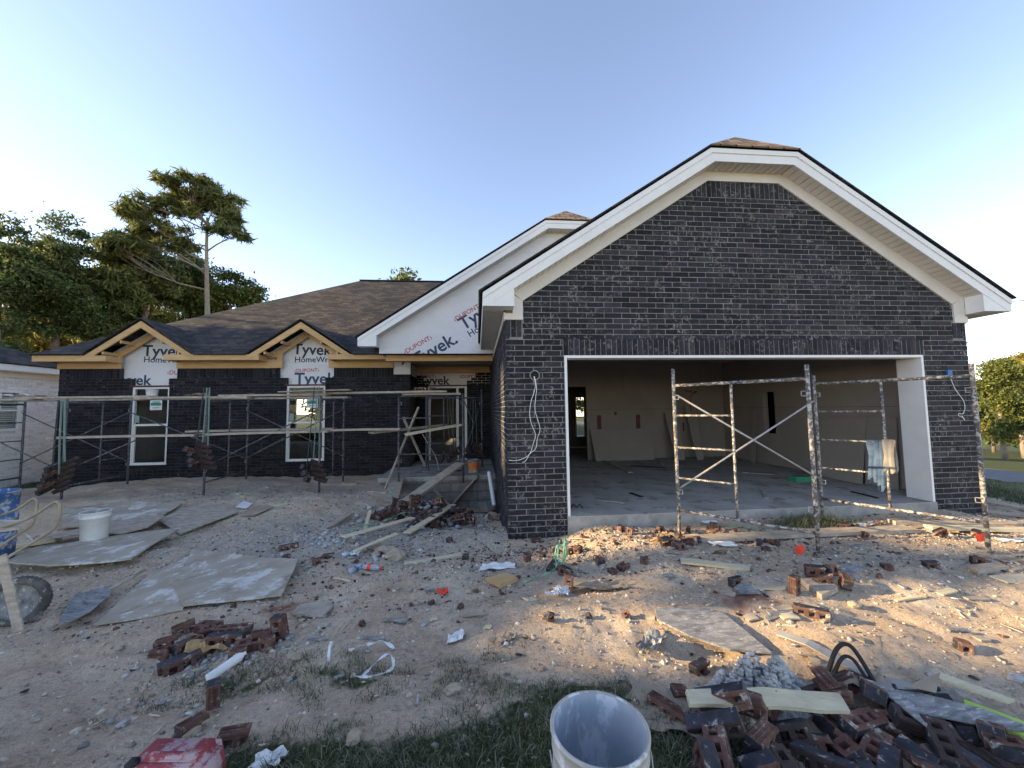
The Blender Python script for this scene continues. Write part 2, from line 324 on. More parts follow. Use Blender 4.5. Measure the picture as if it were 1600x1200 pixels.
# ------------------------------------------------------------------ mesh helpers
class MB:
    def __init__(s): s.v = []; s.f = []; s.m = []; s.uv = {}
    def add(s, vs, fs, mi=0):
        o = len(s.v); s.v += [tuple(x) for x in vs]
        for f in fs: s.f.append(tuple(i+o for i in f)); s.m.append(mi)
        return s
    def box(s, c, size, R=None, mi=0):
        hx, hy, hz = (q/2 for q in size); c = Vector(c)
        vs = [Vector((x, y, z)) for x in (-hx, hx) for y in (-hy, hy) for z in (-hz, hz)]
        if R is not None: vs = [R @ q for q in vs]
        return s.add([c+q for q in vs], [(0,1,3,2),(4,6,7,5),(0,4,5,1),(2,3,7,6),(0,2,6,4),(1,5,7,3)], mi)
    def b(s, x0, x1, y0, y1, z0, z1, mi=0):
        return s.box(((x0+x1)/2, (y0+y1)/2, (z0+z1)/2), (abs(x1-x0), abs(y1-y0), abs(z1-z0)), None, mi)
    def bar(s, p0, p1, w, h, up=(0, 0, 1), mi=0, taper=1.):
        p0, p1 = Vector(p0), Vector(p1); d = (p1-p0).normalized(); sd = d.cross(Vector(up))
        if sd.length < 1e-3: sd = d.cross(Vector((0, 1, 0)))
        sd.normalize(); u = sd.cross(d)
        vs = []
        for p, k in ((p0, 1), (p1, taper)):
            for a, b_ in ((-1,-1),(1,-1),(1,1),(-1,1)): vs.append(p+sd*(a*w/2*k)+u*(b_*h/2))
        return s.add(vs, [(3,2,1,0),(4,5,6,7),(0,1,5,4),(1,2,6,5),(2,3,7,6),(3,0,4,7)], mi)
    def tube(s, pts, r, n=8, mi=0, cap=True):
        pts = [Vector(p) for p in pts]; N = len(pts)
        rs = r if isinstance(r, (list, tuple)) else [r]*N
        up = None; rings = []
        for i, p in enumerate(pts):
            d = (pts[min(i+1, N-1)]-pts[max(i-1, 0)]).normalized()
            if up is None: up = d.orthogonal().normalized()
            up = (up-d*up.dot(d)); up = up.normalized() if up.length > 1e-5 else d.orthogonal().normalized()
            sd = d.cross(up)
            rings.append([p+(up*math.cos(2*math.pi*k/n)+sd*math.sin(2*math.pi*k/n))*rs[i] for k in range(n)])
        vs = [q for R_ in rings for q in R_]; fs = []
        for i in range(N-1):
            for k in range(n): fs.append((i*n+k, i*n+(k+1) % n, (i+1)*n+(k+1) % n, (i+1)*n+k))
        if cap: fs.append(tuple(range(n))[::-1]); fs.append(tuple((N-1)*n+k for k in range(n)))
        return s.add(vs, fs, mi)
    def lathe(s, c, prof, n=32, mi=0, M=None):
        vs = []; fs = []
        for r, z in prof:
            for k in range(n):
                a = 2*math.pi*k/n; q = Vector((r*math.cos(a), r*math.sin(a), z))
                if M is not None: q = M @ q
                vs.append(Vector(c)+q)
        for i in range(len(prof)-1):
            for k in range(n): fs.append((i*n+k, i*n+(k+1) % n, (i+1)*n+(k+1) % n, (i+1)*n+k))
        return s.add(vs, fs, mi)
    def poly(s, pts, ext, mi=0):
        """closed prism: polygon pts pushed by vector ext"""
        n = len(pts); pts = [Vector(p) for p in pts]; e = Vector(ext)
        return s.add(pts+[p+e for p in pts], [tuple(range(n))[::-1], tuple(range(n, 2*n))]+[(i, (i+1) % n, n+(i+1) % n, n+i) for i in range(n)], mi)
    def mesh(s, name, mats, smooth=False):
        me = bpy.data.meshes.new(name); me.from_pydata(s.v, [], s.f)
        for m in mats: me.materials.append(m)
        if any(s.m): me.polygons.foreach_set('material_index', s.m)
        if smooth: me.polygons.foreach_set('use_smooth', [True]*len(s.f))
        bm = bmesh.new(); bm.from_mesh(me); bmesh.ops.recalc_face_normals(bm, faces=bm.faces); bm.to_mesh(me); bm.free()
        me.update(); return me
    def build(s, name, mats, parent=None, smooth=False):
        if not isinstance(mats, (list, tuple)): mats = [mats]
        mats = [MT[m] if isinstance(m, str) else m for m in mats]
        o = bpy.data.objects.new(name, s.mesh(name, mats, smooth)); COL.objects.link(o)
        if parent is not None:
            o.parent = parent
            if parent.type != 'EMPTY' or parent.location.length > 0:
                R0 = wroot(parent); o.location = -R0 if parent.parent is None else Vector((0, 0, 0))
        return o
def each(mb, name, mat, parent):
    """every box of mb becomes a part of its own"""
    n = 8
    for i in range(0, len(mb.v), n):
        q = MB(); fs = [f for f in mb.f if i <= f[0] < i+n]; q.v = mb.v[i:i+n]; q.f = [tuple(k-i for k in f) for f in fs]; q.m = [0]*len(fs)
        q.build(name, mat, parent)
def wroot(o):
    return Vector(o.location) if o.parent is None else wroot(o.parent)+Vector(o.location)
def tag(o, label=None, cat=None, group=None, kind=None):
    if label: o['label'] = label
    if cat: o['category'] = cat
    if group: o['group'] = group
    if kind: o['kind'] = kind
    return o
def thing(name, label, cat, loc=(0, 0, 0), group=None):
    o = bpy.data.objects.new(name, None); o.location = loc; o.empty_display_size = .1; COL.objects.link(o)
    return tag(o, label, cat, group)
def solo(mb, name, mats, label, cat, group=None, smooth=False, origin=None):
    o = mb.build(name, mats, None, smooth)
    vs = np.array(mb.v); c = Vector((vs[:, 0].mean(), vs[:, 1].mean(), vs[:, 2].min()))
    o.data.transform(Matrix.Translation(-c)); o.location = c
    return tag(o, label, cat, group)
def np_mesh(name, V, F, mat, k, attr=None):
    """mesh straight from numpy arrays: V (n,3), F (m,k)"""
    me = bpy.data.meshes.new(name); me.vertices.add(len(V)); me.vertices.foreach_set('co', V.astype(np.float32).ravel())
    me.loops.add(F.size); me.loops.foreach_set('vertex_index', F.astype(np.int32).ravel())
    me.polygons.add(len(F)); me.polygons.foreach_set('loop_start', np.arange(0, F.size, k, dtype=np.int32))
    me.materials.append(MT[mat] if isinstance(mat, str) else mat); me.update(calc_edges=True); return me

# ------------------------------------------------------------------ ground
def axis_pts(a, b, fine0, fine1, step):
    c = list(np.arange(fine0, fine1+1e-6, step)); lo = []; hi = []
    s = step; x = fine0
    while x > a: s = min(s*1.25, 6); x -= s; lo.append(x)
    s = step; x = fine1
    while x < b: s = min(s*1.25, 6); x += s; hi.append(x)
    return np.array(lo[::-1]+c+hi)
gx = axis_pts(-260, 260, -9.5, 9.0, .036); gy = axis_pts(-60, 320, -4.9, 5.2, .036)
GX, GY = np.meshgrid(gx, gy)
GZ = gh0(GX, GY)
fine = lumps(GX, GY)
nearm = (np.abs(GX) < 14) & (GY > -8) & (GY < 9)
GZ = GZ+np.where(nearm, fine, fine)
rn = rng.normal(0, .0035, GX.shape); GZ += np.where(nearm, rn, 0)
inside = (GX > .05) & (GX < 7.0) & (GY > .2) & (GY < 14)
GZ = np.where(inside, np.minimum(GZ, -.35), GZ)
V = np.stack([GX.ravel(), GY.ravel(), GZ.ravel()], 1)
ny, nx = GX.shape
idx = np.arange(nx*ny).reshape(ny, nx)
Fq = np.stack([idx[:-1, :-1].ravel(), idx[:-1, 1:].ravel(), idx[1:, 1:].ravel(), idx[1:, :-1].ravel()], 1)
me = np_mesh('ground', V, Fq, 'ground', 4)
me.polygons.foreach_set('use_smooth', [True]*len(Fq))
def blob(X, Y, cx, cy, rx, ry, p=1.): return p*np.exp(-((X-cx)/rx)**2-((Y-cy)/ry)**2)
def grass_zone(X, Y):
    z = np.clip((X-8.0)/1.2, 0, 1)+np.clip((-10.9-X)/.6, 0, 1)+np.clip((Y-14)/3, 0, 1)
    # strip of weeds at the photographer's feet, its far edge wanders
    edge = -3.02+.22*np.sin(1.3*X+.5)+.12*np.sin(3.1*X)+.06*np.clip((-1.9-X)/1., 0, 1)-.5*np.clip(X, 0, 1)-.3*np.clip(X-1, 0, 2)
    z += np.clip((edge-Y)/.35+.2, 0, 1)*np.where(X > -3.9, 1, 0)*.9+blob(X, Y, -.25, -2.98, .5, .14, .22)
    z += blob(X, Y, -1.9, -2.55, .55, .28, .5)+blob(X, Y, -1.15, -2.75, .3, .25, .45)+blob(X, Y, -.45, -2.7, .35, .3, .35)
    z += blob(X, Y, 4.0, -.35, .45, .16, .8)
    return z
gz_ = grass_zone(GX, GY)
grey = .20+blob(GX, GY, -1.9, .6, 2.6, 1.3, .55)+blob(GX, GY, .5, -1.2, 1.2, .4, .25)+blob(GX, GY, -5, 3.5, 3.5, 1.2, .35)+blob(GX, GY, 3.6, -1.5, 1.2, .35, .35)+blob(GX, GY, 5.3, -2.3, 1.2, .5, .2)-blob(GX, GY, -4, -2.5, 1.8, 1.2, .3)
red = blob(GX, GY, 1.75, -2.15, .45, .3, .75)+blob(GX, GY, -2.1, -1.55, .35, .2, .7)+blob(GX, GY, .3, -.5, .9, .2, .5)+blob(GX, GY, 3.3, -.9, 2.0, .2, .2)
colr = np.stack([gz_.ravel(), grey.ravel(), red.ravel(), np.ones(nx*ny)], 1).clip(0, 1).astype(np.float32)
ca = me.color_attributes.new('zone', 'FLOAT_COLOR', 'POINT'); ca.data.foreach_set('color', colr.ravel())
go = bpy.data.objects.new('ground', me); COL.objects.link(go); tag(go, kind='structure')

# road on the falling ground to the right
def strip_mesh(x0, x1, ys, dz):
    vs = []; fs = []
    for i, y in enumerate(ys):
        for j in range(13):
            x = x0+(x1-x0)*j/12; vs.append((x+.0*y, y, float(gh0(x, y))+dz))
    for i in range(len(ys)-1):
        for j in range(12): a = i*13+j; fs.append((a, a+1, a+14, a+13))
    return vs, fs
mb = MB(); mb.add(*strip_mesh(20.2, 27.0, np.linspace(-40, 120, 54), .03)); tag(mb.build('road', 'asphalt'), kind='structure')

# ------------------------------------------------------------------ the brick house
CH, BL = .0762, .254          # course height, brick module
house = thing('brick_house', 'dark brick house under construction with open garage and wood framed eaves', 'house')
class Wall:
    """bricks laid one by one on a mortar backing; u runs along the wall, n points out of it"""
    def __init__(s, org, u, n): s.o, s.u, s.n = Vector(org), Vector(u), Vector(n); s.mb = MB()
    def brick(s, a0, a1, z0, z1, dep=.05):
        if a1-a0 < .012 or z1-z0 < .012: return
        c = s.o+s.u*((a0+a1)/2)+Vector((0, 0, (z0+z1)/2))
        j = random.gauss(0, .0013); b = .0035
        out = s.n*(j); P = []
        tw = random.gauss(0, .0012)
        for dz, da in ((-1,-1),(-1,1),(1,1),(1,-1)):
            P.append(c+s.u*(da*(a1-a0)/2)+Vector((0, 0, dz*(z1-z0)/2))-s.n*dep)
        for dz, da in ((-1,-1),(-1,1),(1,1),(1,-1)):
            P.append(c+s.u*(da*(a1-a0)/2)+Vector((0, 0, dz*(z1-z0)/2))+out-s.n*b+s.n*(da*tw))
        for dz, da in ((-1,-1),(-1,1),(1,1),(1,-1)):
            P.append(c+s.u*(da*((a1-a0)/2-b))+Vector((0, 0, dz*((z1-z0)/2-b)))+out+s.n*(da*tw))
        s.mb.add(P, [(0,1,5,4),(1,2,6,5),(2,3,7,6),(3,0,4,7),(4,5,9,8),(5,6,10,9),(6,7,11,10),(7,4,8,11),(8,9,10,11)])
    def courses(s, z0, z1, ivals, phase=0., J=.010):
        r = 0; z = z0
        while z < z1-.02:
            zt = min(z+CH-J, z1-J*.5)
            off = (r % 2)*BL/2+phase+random.gauss(0, .004)
            for a, b in ivals((z+zt)/2):
                k = math.floor((a-off)/BL)
                while off+k*BL < b:
                    p = max(a, off+k*BL); q = min(b, off+(k+1)*BL-J)
                    if off+k*BL < a: p = a
                    s.brick(p+random.uniform(0, .002), q-random.uniform(0, .002), z+random.uniform(-.001, .001), zt+random.uniform(-.001, .001))
                    k += 1
            z += CH; r += 1
    def soldiers(s, a, b, z0, z1, J=.010, clip=None):
        x = a
        while x < b-.02:
            q = min(x+CH-J, b); zt = z1
            if clip: zt = min(z1, clip((x+q)/2))
            s.brick(x, q, z0+random.uniform(-.001, .001), zt-J*.5); x += CH
gfw = Wall((0, 0, 0), (1, 0, 0), (0, -1, 0))
ZB = -.42
GXW = 7.08; XL0 = -10.63
def gable_iv(z):
    if z < 2.17: return [(0.0, .80), (6.30, GXW)]
    if z < 2.43: return [(0.0, .79), (6.34, GXW)]
    if z < 2.67: return [(.235, GXW-.235)]
    if z < 2.93: return [(.2, GXW-.18)]
    k = (4.76-2.93)/(3.01-.24); d = (z-2.93)/k
    return [(.24+d-.06, 6.86-d*(6.86-4.13)/(3.01-.24)+.06)]
gfw.courses(ZB, 4.52, gable_iv)
gfw.soldiers(.80, 6.33, 2.175, 2.425)
gfw.soldiers(0, .225, 2.43, 2.665); gfw.soldiers(GXW-.225, GXW, 2.43, 2.665)
gfw.soldiers(2.62, 4.50, 4.525, 4.79, clip=lambda x: 4.80 if 2.9 < x < 4.25 else (4.80-(2.95-x)*.62 if x < 3 else 4.80-(x-4.2)*.62))
gfw.mb.build('garage_brick', 'brick', house)
mb = MB()        # mortar and core of the garage front
t = .006; bk = .22
mb.b(.004, .805, t, bk, -.6, 2.17); mb.b(6.30, GXW-.004, t, bk, -.6, 2.17)
mb.b(.004, GXW-.004, t, bk, 2.17, 2.93)
mb.poly([(.1, t, 2.93), (GXW-.1, t, 2.93), (4.2, t, 4.86), (2.95, t, 4.86)], (0, bk-t, 0))
mb.build('garage_mortar', 'mortar', house)
# left side wall of the garage (faces -X), full depth to the porch
gsw = Wall((0, 0, 0), (0, 1, 0), (-1, 0, 0))
gsw.courses(-.95, 2.66, lambda z: [(0.004, 6.4)], phase=.1)
gsw.mb.build('garage_side_brick', 'brick', house)
mb = MB(); mb.b(t, .2, .2201, 6.45, -1.1, 2.9); mb.build('garage_side_mortar', 'mortar', house)
gre = Wall((GXW, 0, 0), (0, 1, 0), (1, 0, 0)); gre.courses(ZB, 2.66, lambda z: [(0.004, 6)]); gre.mb.build('garage_end_brick', 'brick', house)
mb = MB(); mb.b(6.86, GXW-t, .2201, 13, -.8, 2.9); mb.build('garage_end_mortar', 'mortar', house)
# round vent hole (dark depth painted as a flat disc) and its wires, blue box and its wire
mb = MB(); c = Vector((.39, -.004, 1.90)); n = 20
mb.tube([c+Vector((0, -.004, 0)), c+Vector((0, .004, 0))], .058, 20); mb.build('hole_dark_disc', 'dark', house)
mb = MB(); mb.lathe((.39, -.003, 1.90), [(.056, .0), (.056, .012), (.072, .010), (.072, 0)], 24, 0, Matrix.Rotation(D2R(90), 3, 'X')); mb.build('hole_rim', 'mortar', house)
def wire(pts, r, name, mat='cable', parent=house, sm=3):
    P = [Vector(p) for p in pts]
    for _ in range(sm):
        Q = [P[0]]
        for a, b in zip(P[:-1], P[1:]): Q += [a*.75+b*.25, a*.25+b*.75]
        P = Q+[P[-1]]
    return MB().tube(P, r, 6).build(name, mat, parent, True)
def W1(pts, y=-.02): return [tuple(onY(u, v, y)) for u, v in pts]
wire(W1([(834,588),(837,600),(835,612),(829,628),(827,650),(831,665),(838,680),(834,690),(830,705),(826,712),(815,718),(805,720),(795,719)]), .0042, 'cable')
wire(W1([(835,588),(839,605),(837,620),(835,640),(840,655),(845,672),(839,685),(838,702),(828,708),(824,716),(820,722),(816,722)]), .0042, 'cable')
bx = MB(); q = onY(1483, 583, -.01); bx.box(q, (.075, .03, .095)); bx.build('electrical_box', 'blue_box', house)
wire(W1([(1483,586),(1487,595),(1492,608),(1500,618),(1507,628),(1508,640),(1504,648),(1498,645),(1497,650),(1505,652),(1508,658),(1503,650)]), .0045, 'cable')
# garage door trim
mb = MB(); tw_ = .035
mb.b(.805, .840, -.012, .20, -.0, 2.135); mb.b(6.262, 6.298, -.012, .34, -.0, 2.135); mb.b(.805, 6.298, -.0122, .20, 2.137, 2.172)
mb.build('garage_door_trim', 'white_trim', house)
mb = MB(); mb.b(.84, 6.26, -.004, .2, 2.1725, 2.178); mb.build('lintel', 'lintel', house)
# garage slab and inside
mb = MB(); mb.b(.806, 6.299, -.034, -.0302, -.6, -.012); mb.build('slab_edge', 'block', house)
mb = MB(); mb.b(.80, 6.30, -.03, .2, -.6, 0); mb.b(.2, 6.86, .2001, 5.55, -.6, -.001); mb.build('garage_floor', 'concrete', house)
mb = MB()
mb.b(.2, .34, .22, 5.55, 0, 2.68)
mb.b(6.72, 6.85, .22, 5.55, .012, .77); mb.b(6.72, 6.85, .22, 3.47, .77, 1.78); mb.b(6.72, 6.85, 3.84, 5.55, .77, 1.78); mb.b(6.72, 6.85, .22, 5.55, 1.78, 2.68)
mb.b(.34, 2.09, 5.40, 5.52, 0.01, 2.68); mb.b(2.09, 2.66, 5.40, 5.52, 2.05, 2.68); mb.b(2.66, 6.72, 5.40, 5.52, .01, 2.68)
mb.b(.34, 6.72, .22, 5.40, 2.68, 2.72); mb.b(.342, .80, .2202, .26, 0, 2.68); mb.b(6.30, 6.718, .2202, .26, 0, 2.68); mb.b(.80, 6.30, .2202, .26, 2.14, 2.68)
mb.build('garage_drywall', 'drywall', house)
mb = MB()
for x in (2.95, 4.08): mb.b(x, x+.12, 5.392, 5.399, .84, 1.24)
mb.b(3.45, 3.52, 5.392, 5.399, 1.24, 1.33); mb.b(5.45, 5.5, 5.392, 5.399, .75, 1.0)
each(mb, 'wall_opening', 'lintel', house)
mb = MB(); mb.b(6.86, 6.9, 3.4, 3.9, .7, 1.85); mb.b(.34, 6.72, 5.39, 5.3995, 1.398, 1.402); mb.b(6.7135, 6.7195, .3, 5.39, 1.398, 1.402); mb.build('seam_and_dark_panel', 'dark', house)  # near-black panel backs the side wall opening; the thin strips are seams
# rooms beyond the garage door: passage with a rear window, main floor, rear wall
mb = MB()
mb.b(-10.4, 7.0, 5.56, 15.6, -.3, -.02)
mb.build('house_floor', 'concrete', house)
mb = MB()
for (a, b) in ((-10.5, -9.7), (-8.0, -5.6), (-4.0, 1.7), (6.9, 7.05)): mb.b(a, b, 15.5, 15.7, -.4, 2.75)
for (a, b) in ((-9.7, -8.0), (-5.6, -4.0)): mb.b(a, b, 15.5, 15.7, -.4, .45); mb.b(a, b, 15.5, 15.7, 2.1, 2.75)
mb.b(-10.5, -10.3, 5.4, 15.5, -.4, 2.6); mb.b(1.75, 1.85, 5.53, 9.0, 0, 2.7)
each(mb, 'inner_wall', 'drywall', house)
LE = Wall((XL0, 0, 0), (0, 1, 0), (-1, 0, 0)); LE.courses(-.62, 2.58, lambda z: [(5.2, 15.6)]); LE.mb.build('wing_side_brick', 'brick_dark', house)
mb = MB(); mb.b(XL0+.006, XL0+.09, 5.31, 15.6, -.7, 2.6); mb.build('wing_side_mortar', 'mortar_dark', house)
qa, qb = onY(898, 621, 9.0), onY(916, 682, 9.0)
mb = MB(); mb.b(1.86, qa.x, 9.0, 9.12, 0, 2.7); mb.b(qb.x, 5.5, 9.0, 9.12, 0, 2.7); mb.b(qa.x, qb.x, 9.0, 9.12, qa.z, 2.7); mb.b(qa.x, qb.x, 9.0, 9.12, 0, qb.z); mb.build('rear_room_wall', 'drywall', house)
mb = MB(); zm = (qa.z+qb.z)/2; mb.b(qa.x, qb.x, 9.02, 9.08, zm-.02, zm+.02); mb.b(qa.x, qa.x+.05, 9.02, 9.08, qb.z, qa.z); mb.b(qb.x-.05, qb.x, 9.02, 9.08, qb.z, qa.z); mb.build('rear_window', 'white_trim', house)
mb = MB(); mb.b(-10.5, 7.0, 5.55, 15.6, 2.72, 2.76); mb.build('ceiling', 'drywall', house)
# ---- garage roof edge
def yprism(mb, pts, y0, y1, mi=0): return mb.poly([(x, y0, z) for x, z in pts], (0, y1-y0, 0), mi)
def gable_trim(tipL, tipR, zt, flat, ys, side, tip_drop, parent, boxw, wallx, wally, fz_low=None):
    """fascia, return boxes and ribbed soffit of a clipped gable. tips at z zt, flat=(xa,xb,z)"""
    xa, xb, zf = flat; yf = ys
    th = .19; tv = .205
    mb = MB()
    kL = (zf-zt)/(xa-tipL); kR = (zf-zt)/(tipR-xb)
    oL = tip_drop; 
    # fascia lower strip
    def band(d0, d1, y0, y1):
        T = [(tipL, zt-d0), (xa+ d0*.25, zf-d0*.9), (xb-d0*.25, zf-d0*.9), (tipR, zt-d0)]
        B = [(tipR, zt-d1), (xb-d1*.25, zf-d1*.9), (xa+d1*.25, zf-d1*.9), (tipL, zt-d1)]
        for i in range(3):
            yprism(mb, [T[i], T[i+1], B[2-i], B[3-i]], y0, y1)
    band(.0, .075, yf-.018, yf+.02); band(.075, tip_drop, yf-.004, yf+.018)
    # deeper part of the fascia under the rake
    x1 = tipL+(tv-tip_drop)/kL; x2 = tipR-(tv-tip_drop)/kR
    yprism(mb, [(x1, zt-tip_drop), (tipL, zt-tip_drop+.002), (xa+.02, zf-.13), (xa+.06, zf-.185)], yf-.0035, yf+.0175)
    yprism(mb, [(xb-.06, zf-.185), (xb-.02, zf-.13), (tipR, zt-tip_drop+.002), (x2, zt-tip_drop)], yf-.0035, yf+.0175)
    yprism(mb, [(xa+.06, zf-.185), (xa+.02, zf-.13), (xb-.02, zf-.13), (xb-.06, zf-.185)], yf-.0035, yf+.0175)
    # return boxes
    zb = zt-tip_drop
    if boxw:
        bL, bR = boxw
        zl = zb+(bL-x1)*kL; zr = zb+(x2-bR)*kR
        yprism(mb, [(tipL, zb), (bL, zb), (bL, zl), (x1, zb+.004)], yf, yf+abs(wally-yf)*.97)
        yprism(mb, [(bR, zb), (tipR, zb), (x2, zb+.004), (bR, zr)], yf, yf+abs(wally-yf)*.97)
    mb.build('fascia', 'white_trim', parent)
    # soffit, one rib every 10 cm
    mb = MB()
    P = [(x1+.02, zb+.012), (xa+.06, zf-.185), (xb-.06, zf-.185), (x2-.02, zb+.012)]
    for i in range(3):
        (ax, az), (bx_, bz) = P[i], P[i+1]; L = math.hypot(bx_-ax, bz-az); n = int(L/.10)
        ux, uz = (bx_-ax)/L, (bz-az)/L; nx_, nz_ = -uz, ux
        for k in range(n):
            s0, s1 = k*L/n, (k+1)*L/n-.015
            q = [(ax+ux*s0, az+uz*s0), (ax+ux*s1, az+uz*s1)]
            yprism(mb, q+[(q[1][0]+nx_*.014, q[1][1]+nz_*.014), (q[0][0]+nx_*.014, q[0][1]+nz_*.014)], yf+.018, wally-.001)
        yprism(mb, [(ax+nx_*.012, az+nz_*.012), (bx_+nx_*.012, bz+nz_*.012), (bx_+nx_*.02, bz+nz_*.02), (ax+nx_*.02, az+nz_*.02)], yf+.019, wally-.002)
    mb.build('soffit', 'vinyl', parent)
gable_trim(-.31, 7.51, 2.965, (2.92, 4.24, 5.085), -.25, 1, .175, house, (.10, 7.06), None, -.022)
# frieze board on the brick
mb = MB(); y0, y1 = -.022, .004
L0 = [(.24, 2.93), (3.01, 4.76), (4.13, 4.76), (6.86, 2.95)]
k = .66; L1 = [(.06, 3.07), (2.92, 5.0), (4.24, 5.0), (7.08, 3.10)]
for i in range(3): yprism(mb, [L0[i], L0[i+1], L1[i+1], L1[i]], y0, y1)
yprism(mb, [(.24, 2.665), (.24, 2.93), (.10, 3.02), (.10, 2.75), (-.02, 2.75), (-.02, 2.665)], y0-.002, y1)
yprism(mb, [(6.87, 2.665), (7.10, 2.665), (7.10, 2.76), (7.06, 2.76), (7.06, 3.10), (6.87, 2.945)], y0-.002, y1)
mb.b(-.024, -.002, .0045, 3.6, 2.655, 2.775); mb.b(GXW+.002, GXW+.024, .0045, 6, 2.655, 2.775)
mb.build('frieze_board', 'vinyl', house)
# soffits and fascias of the eaves along the sides
mb = MB()
for i in range(int(3.7/.1)):
    mb.b(-.305, -.024, -.24+i*.1, -.24+i*.1+.086, 2.792, 2.800); 
mb.b(-.305, -.024, -.24, 3.45, 2.798, 2.81)
mb.build('eave_soffit', 'vinyl', house)
mb = MB(); mb.b(GXW+.024, 7.505, -.24, 6, 2.792, 2.81); mb.build('eave_soffit', 'vinyl', house)
mb = MB(); mb.b(-.312, -.294, -.25, 3.42, 2.785, 2.955); mb.b(7.494, 7.512, -.25, 6, 2.785, 2.955); mb.build('side_fascia', 'white_trim', house)
# roof of the garage
def roof_poly(mb, pts, th=.02):
    P = [Vector(p) for p in pts]; n = (P[1]-P[0]).cross(P[-1]-P[0]).normalized()
    if n.z < 0: n = -n
    mb.poly(P, n*th)
ROOFS = []
def roof(name, polys, parent=house, mat='shingle'):
    mb = MB()
    for p in polys: roof_poly(mb, p)
    o = mb.build(name, mat, parent)
    me = o.data; uvl = me.uv_layers.new(name='UVMap')
    for pg in me.polygons:
        n = pg.normal
        if abs(n.z) < .2: h = Vector((-n.y, n.x, 0)) if n.xy.length > .1 else Vector((1, 0, 0))
        else: h = Vector((n.y, -n.x, 0))
        h = h.normalized() if h.length > 1e-4 else Vector((1, 0, 0)); up = n.cross(h).normalized()
        if up.z < 0: up = -up
        for li in pg.loop_indices:
            q = me.vertices[me.loops[li].vertex_index].co
            uvl.data[li].uv = (q.dot(h)+37, q.dot(up)+11)
    return o
roof('garage_roof', [
 [(-.355, -.285, 2.972), (2.925, -.285, 5.115), (3.58, .13, 5.54), (3.58, 9.5, 5.54), (-.355, 9.5, 2.972)],
 [(7.56, -.285, 2.972), (4.235, -.285, 5.115), (3.58, .13, 5.54), (3.58, 9.5, 5.54), (7.56, 9.5, 2.972)]])
roof('hip_cap', [[(2.90, -.29, 5.103), (4.26, -.29, 5.103), (3.58, .135, 5.548)]], house, 'shingle_tan')
# ---- second gable over the porch, clad in house wrap
gable_trim(-3.0, 6.62, 3.055, (1.24, 2.36, 5.85), 3.45, 1, .185, house, (-2.60, 6.2), None, 3.70)
roof('porch_gable_roof', [
 [(-3.045, 3.415, 3.062), (1.245, 3.415, 5.88), (1.80, 3.80, 6.255), (1.80, 11.2, 6.255), (-3.045, 11.2, 3.062)],
 [(6.66, 3.415, 3.062), (2.355, 3.415, 5.88), (1.80, 3.80, 6.255), (1.80, 11.2, 6.255), (6.66, 11.2, 3.062)]])
roof('hip_cap', [[(1.21, 3.41, 5.868), (2.39, 3.41, 5.868), (1.80, 3.80, 6.263)]], house, 'shingle_tan')
mb = MB(); mb.poly([(-2.60, 3.70, 2.74), (6.2, 3.70, 2.74), (6.2, 3.70, 3.1), (2.3, 3.70, 5.68), (1.3, 3.70, 5.68), (-2.60, 3.70, 3.12)], (0, .12, 0))
mb.b(-2.60, -2.50, 3.8201, 4.7, 2.74, 3.2)
mb.build('house_wrap', 'wrap', house)
mb = MB(); mb.b(-2.6, 0, 3.66, 3.8, 2.725, 2.738); mb.build('wrap_edge', 'dark', house)
mb = MB(); mb.b(-2.55, 0, 3.85, 6.5, 2.74, 2.76); mb.b(-2.5, -.02, 3.9, 4.05, 2.60, 2.739); mb.b(-2.5, -.02, 6.2, 6.38, 2.55, 2.739)
mb.build('porch_beam', 'wood', house)
# ---- left wing
LW = Wall((0, 5.2, 0), (1, 0, 0), (0, -1, 0))
XL, XR_ = -10.63, -2.16
W = [(-8.97, -8.10), (-5.29, -4.33)]
def lw_iv(z):
    iv = [(XL, XR_)]
    cuts = []
    if .16 < z < 2.14: cuts = [(a-.0, b) for a, b in W]
    elif 2.14 <= z < 2.34: cuts = [(-9.02+.02*math.floor(z*13 % 2), -8.12), (-5.31, -4.31)]
    for c0, c1 in cuts:
        out = []
        for a, b in iv:
            if c0 > a and c1 < b: out += [(a, c0), (c1, b)]
            else: out.append((a, b))
        iv = out
    return iv
LW.courses(-.62, 2.335, lw_iv)
LW.soldiers(XL, -9.25, 2.34, 2.585); LW.soldiers(-7.93, -5.5, 2.34, 2.585); LW.soldiers(-4.12, -2.6, 2.34, 2.585)
LW.courses(2.34, 2.40, lambda z: [(-2.6, XR_)])
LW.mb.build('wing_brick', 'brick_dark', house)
mb = MB(); y0 = 5.206
for a, b, z0, z1 in ((XL+.004, XR_-.004, -.8, .165), (XL+.004, W[0][0], .165, 2.34), (W[0][1], W[1][0], .165, 2.34), (W[1][1], XR_-.004, .165, 2.34),
                     (XL+.004, -9.25, 2.34, 2.6), (-7.93, -5.5, 2.34, 2.6), (-4.12, -2.6, 2.34, 2.6), (-2.6, XR_-.004, 2.34, 2.41)):
    mb.b(a, b, y0, y0+.1, z0, z1)
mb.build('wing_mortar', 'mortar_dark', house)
mb = MB()      # sheathing behind, wrapped
for a, b, z0, z1 in ((XL+.05, -9.6, 2.5, 2.9), (-7.6, -5.9, 2.5, 2.9), (-3.8, -2.65, 2.5, 2.9), (-9.6, -7.6, 2.17, 2.9), (-5.9, -3.8, 2.17, 2.9)): mb.b(a, b, 5.315, 5.36, z0, z1)
for cx in (-8.56, -4.80): mb.poly([(cx-1.15, 5.315, 2.9), (cx+1.15, 5.315, 2.9), (cx, 5.315, 3.66)], (0, .045, 0))
mb.b(-2.6, XR_, 5.222, 5.31, 2.411, 2.9)
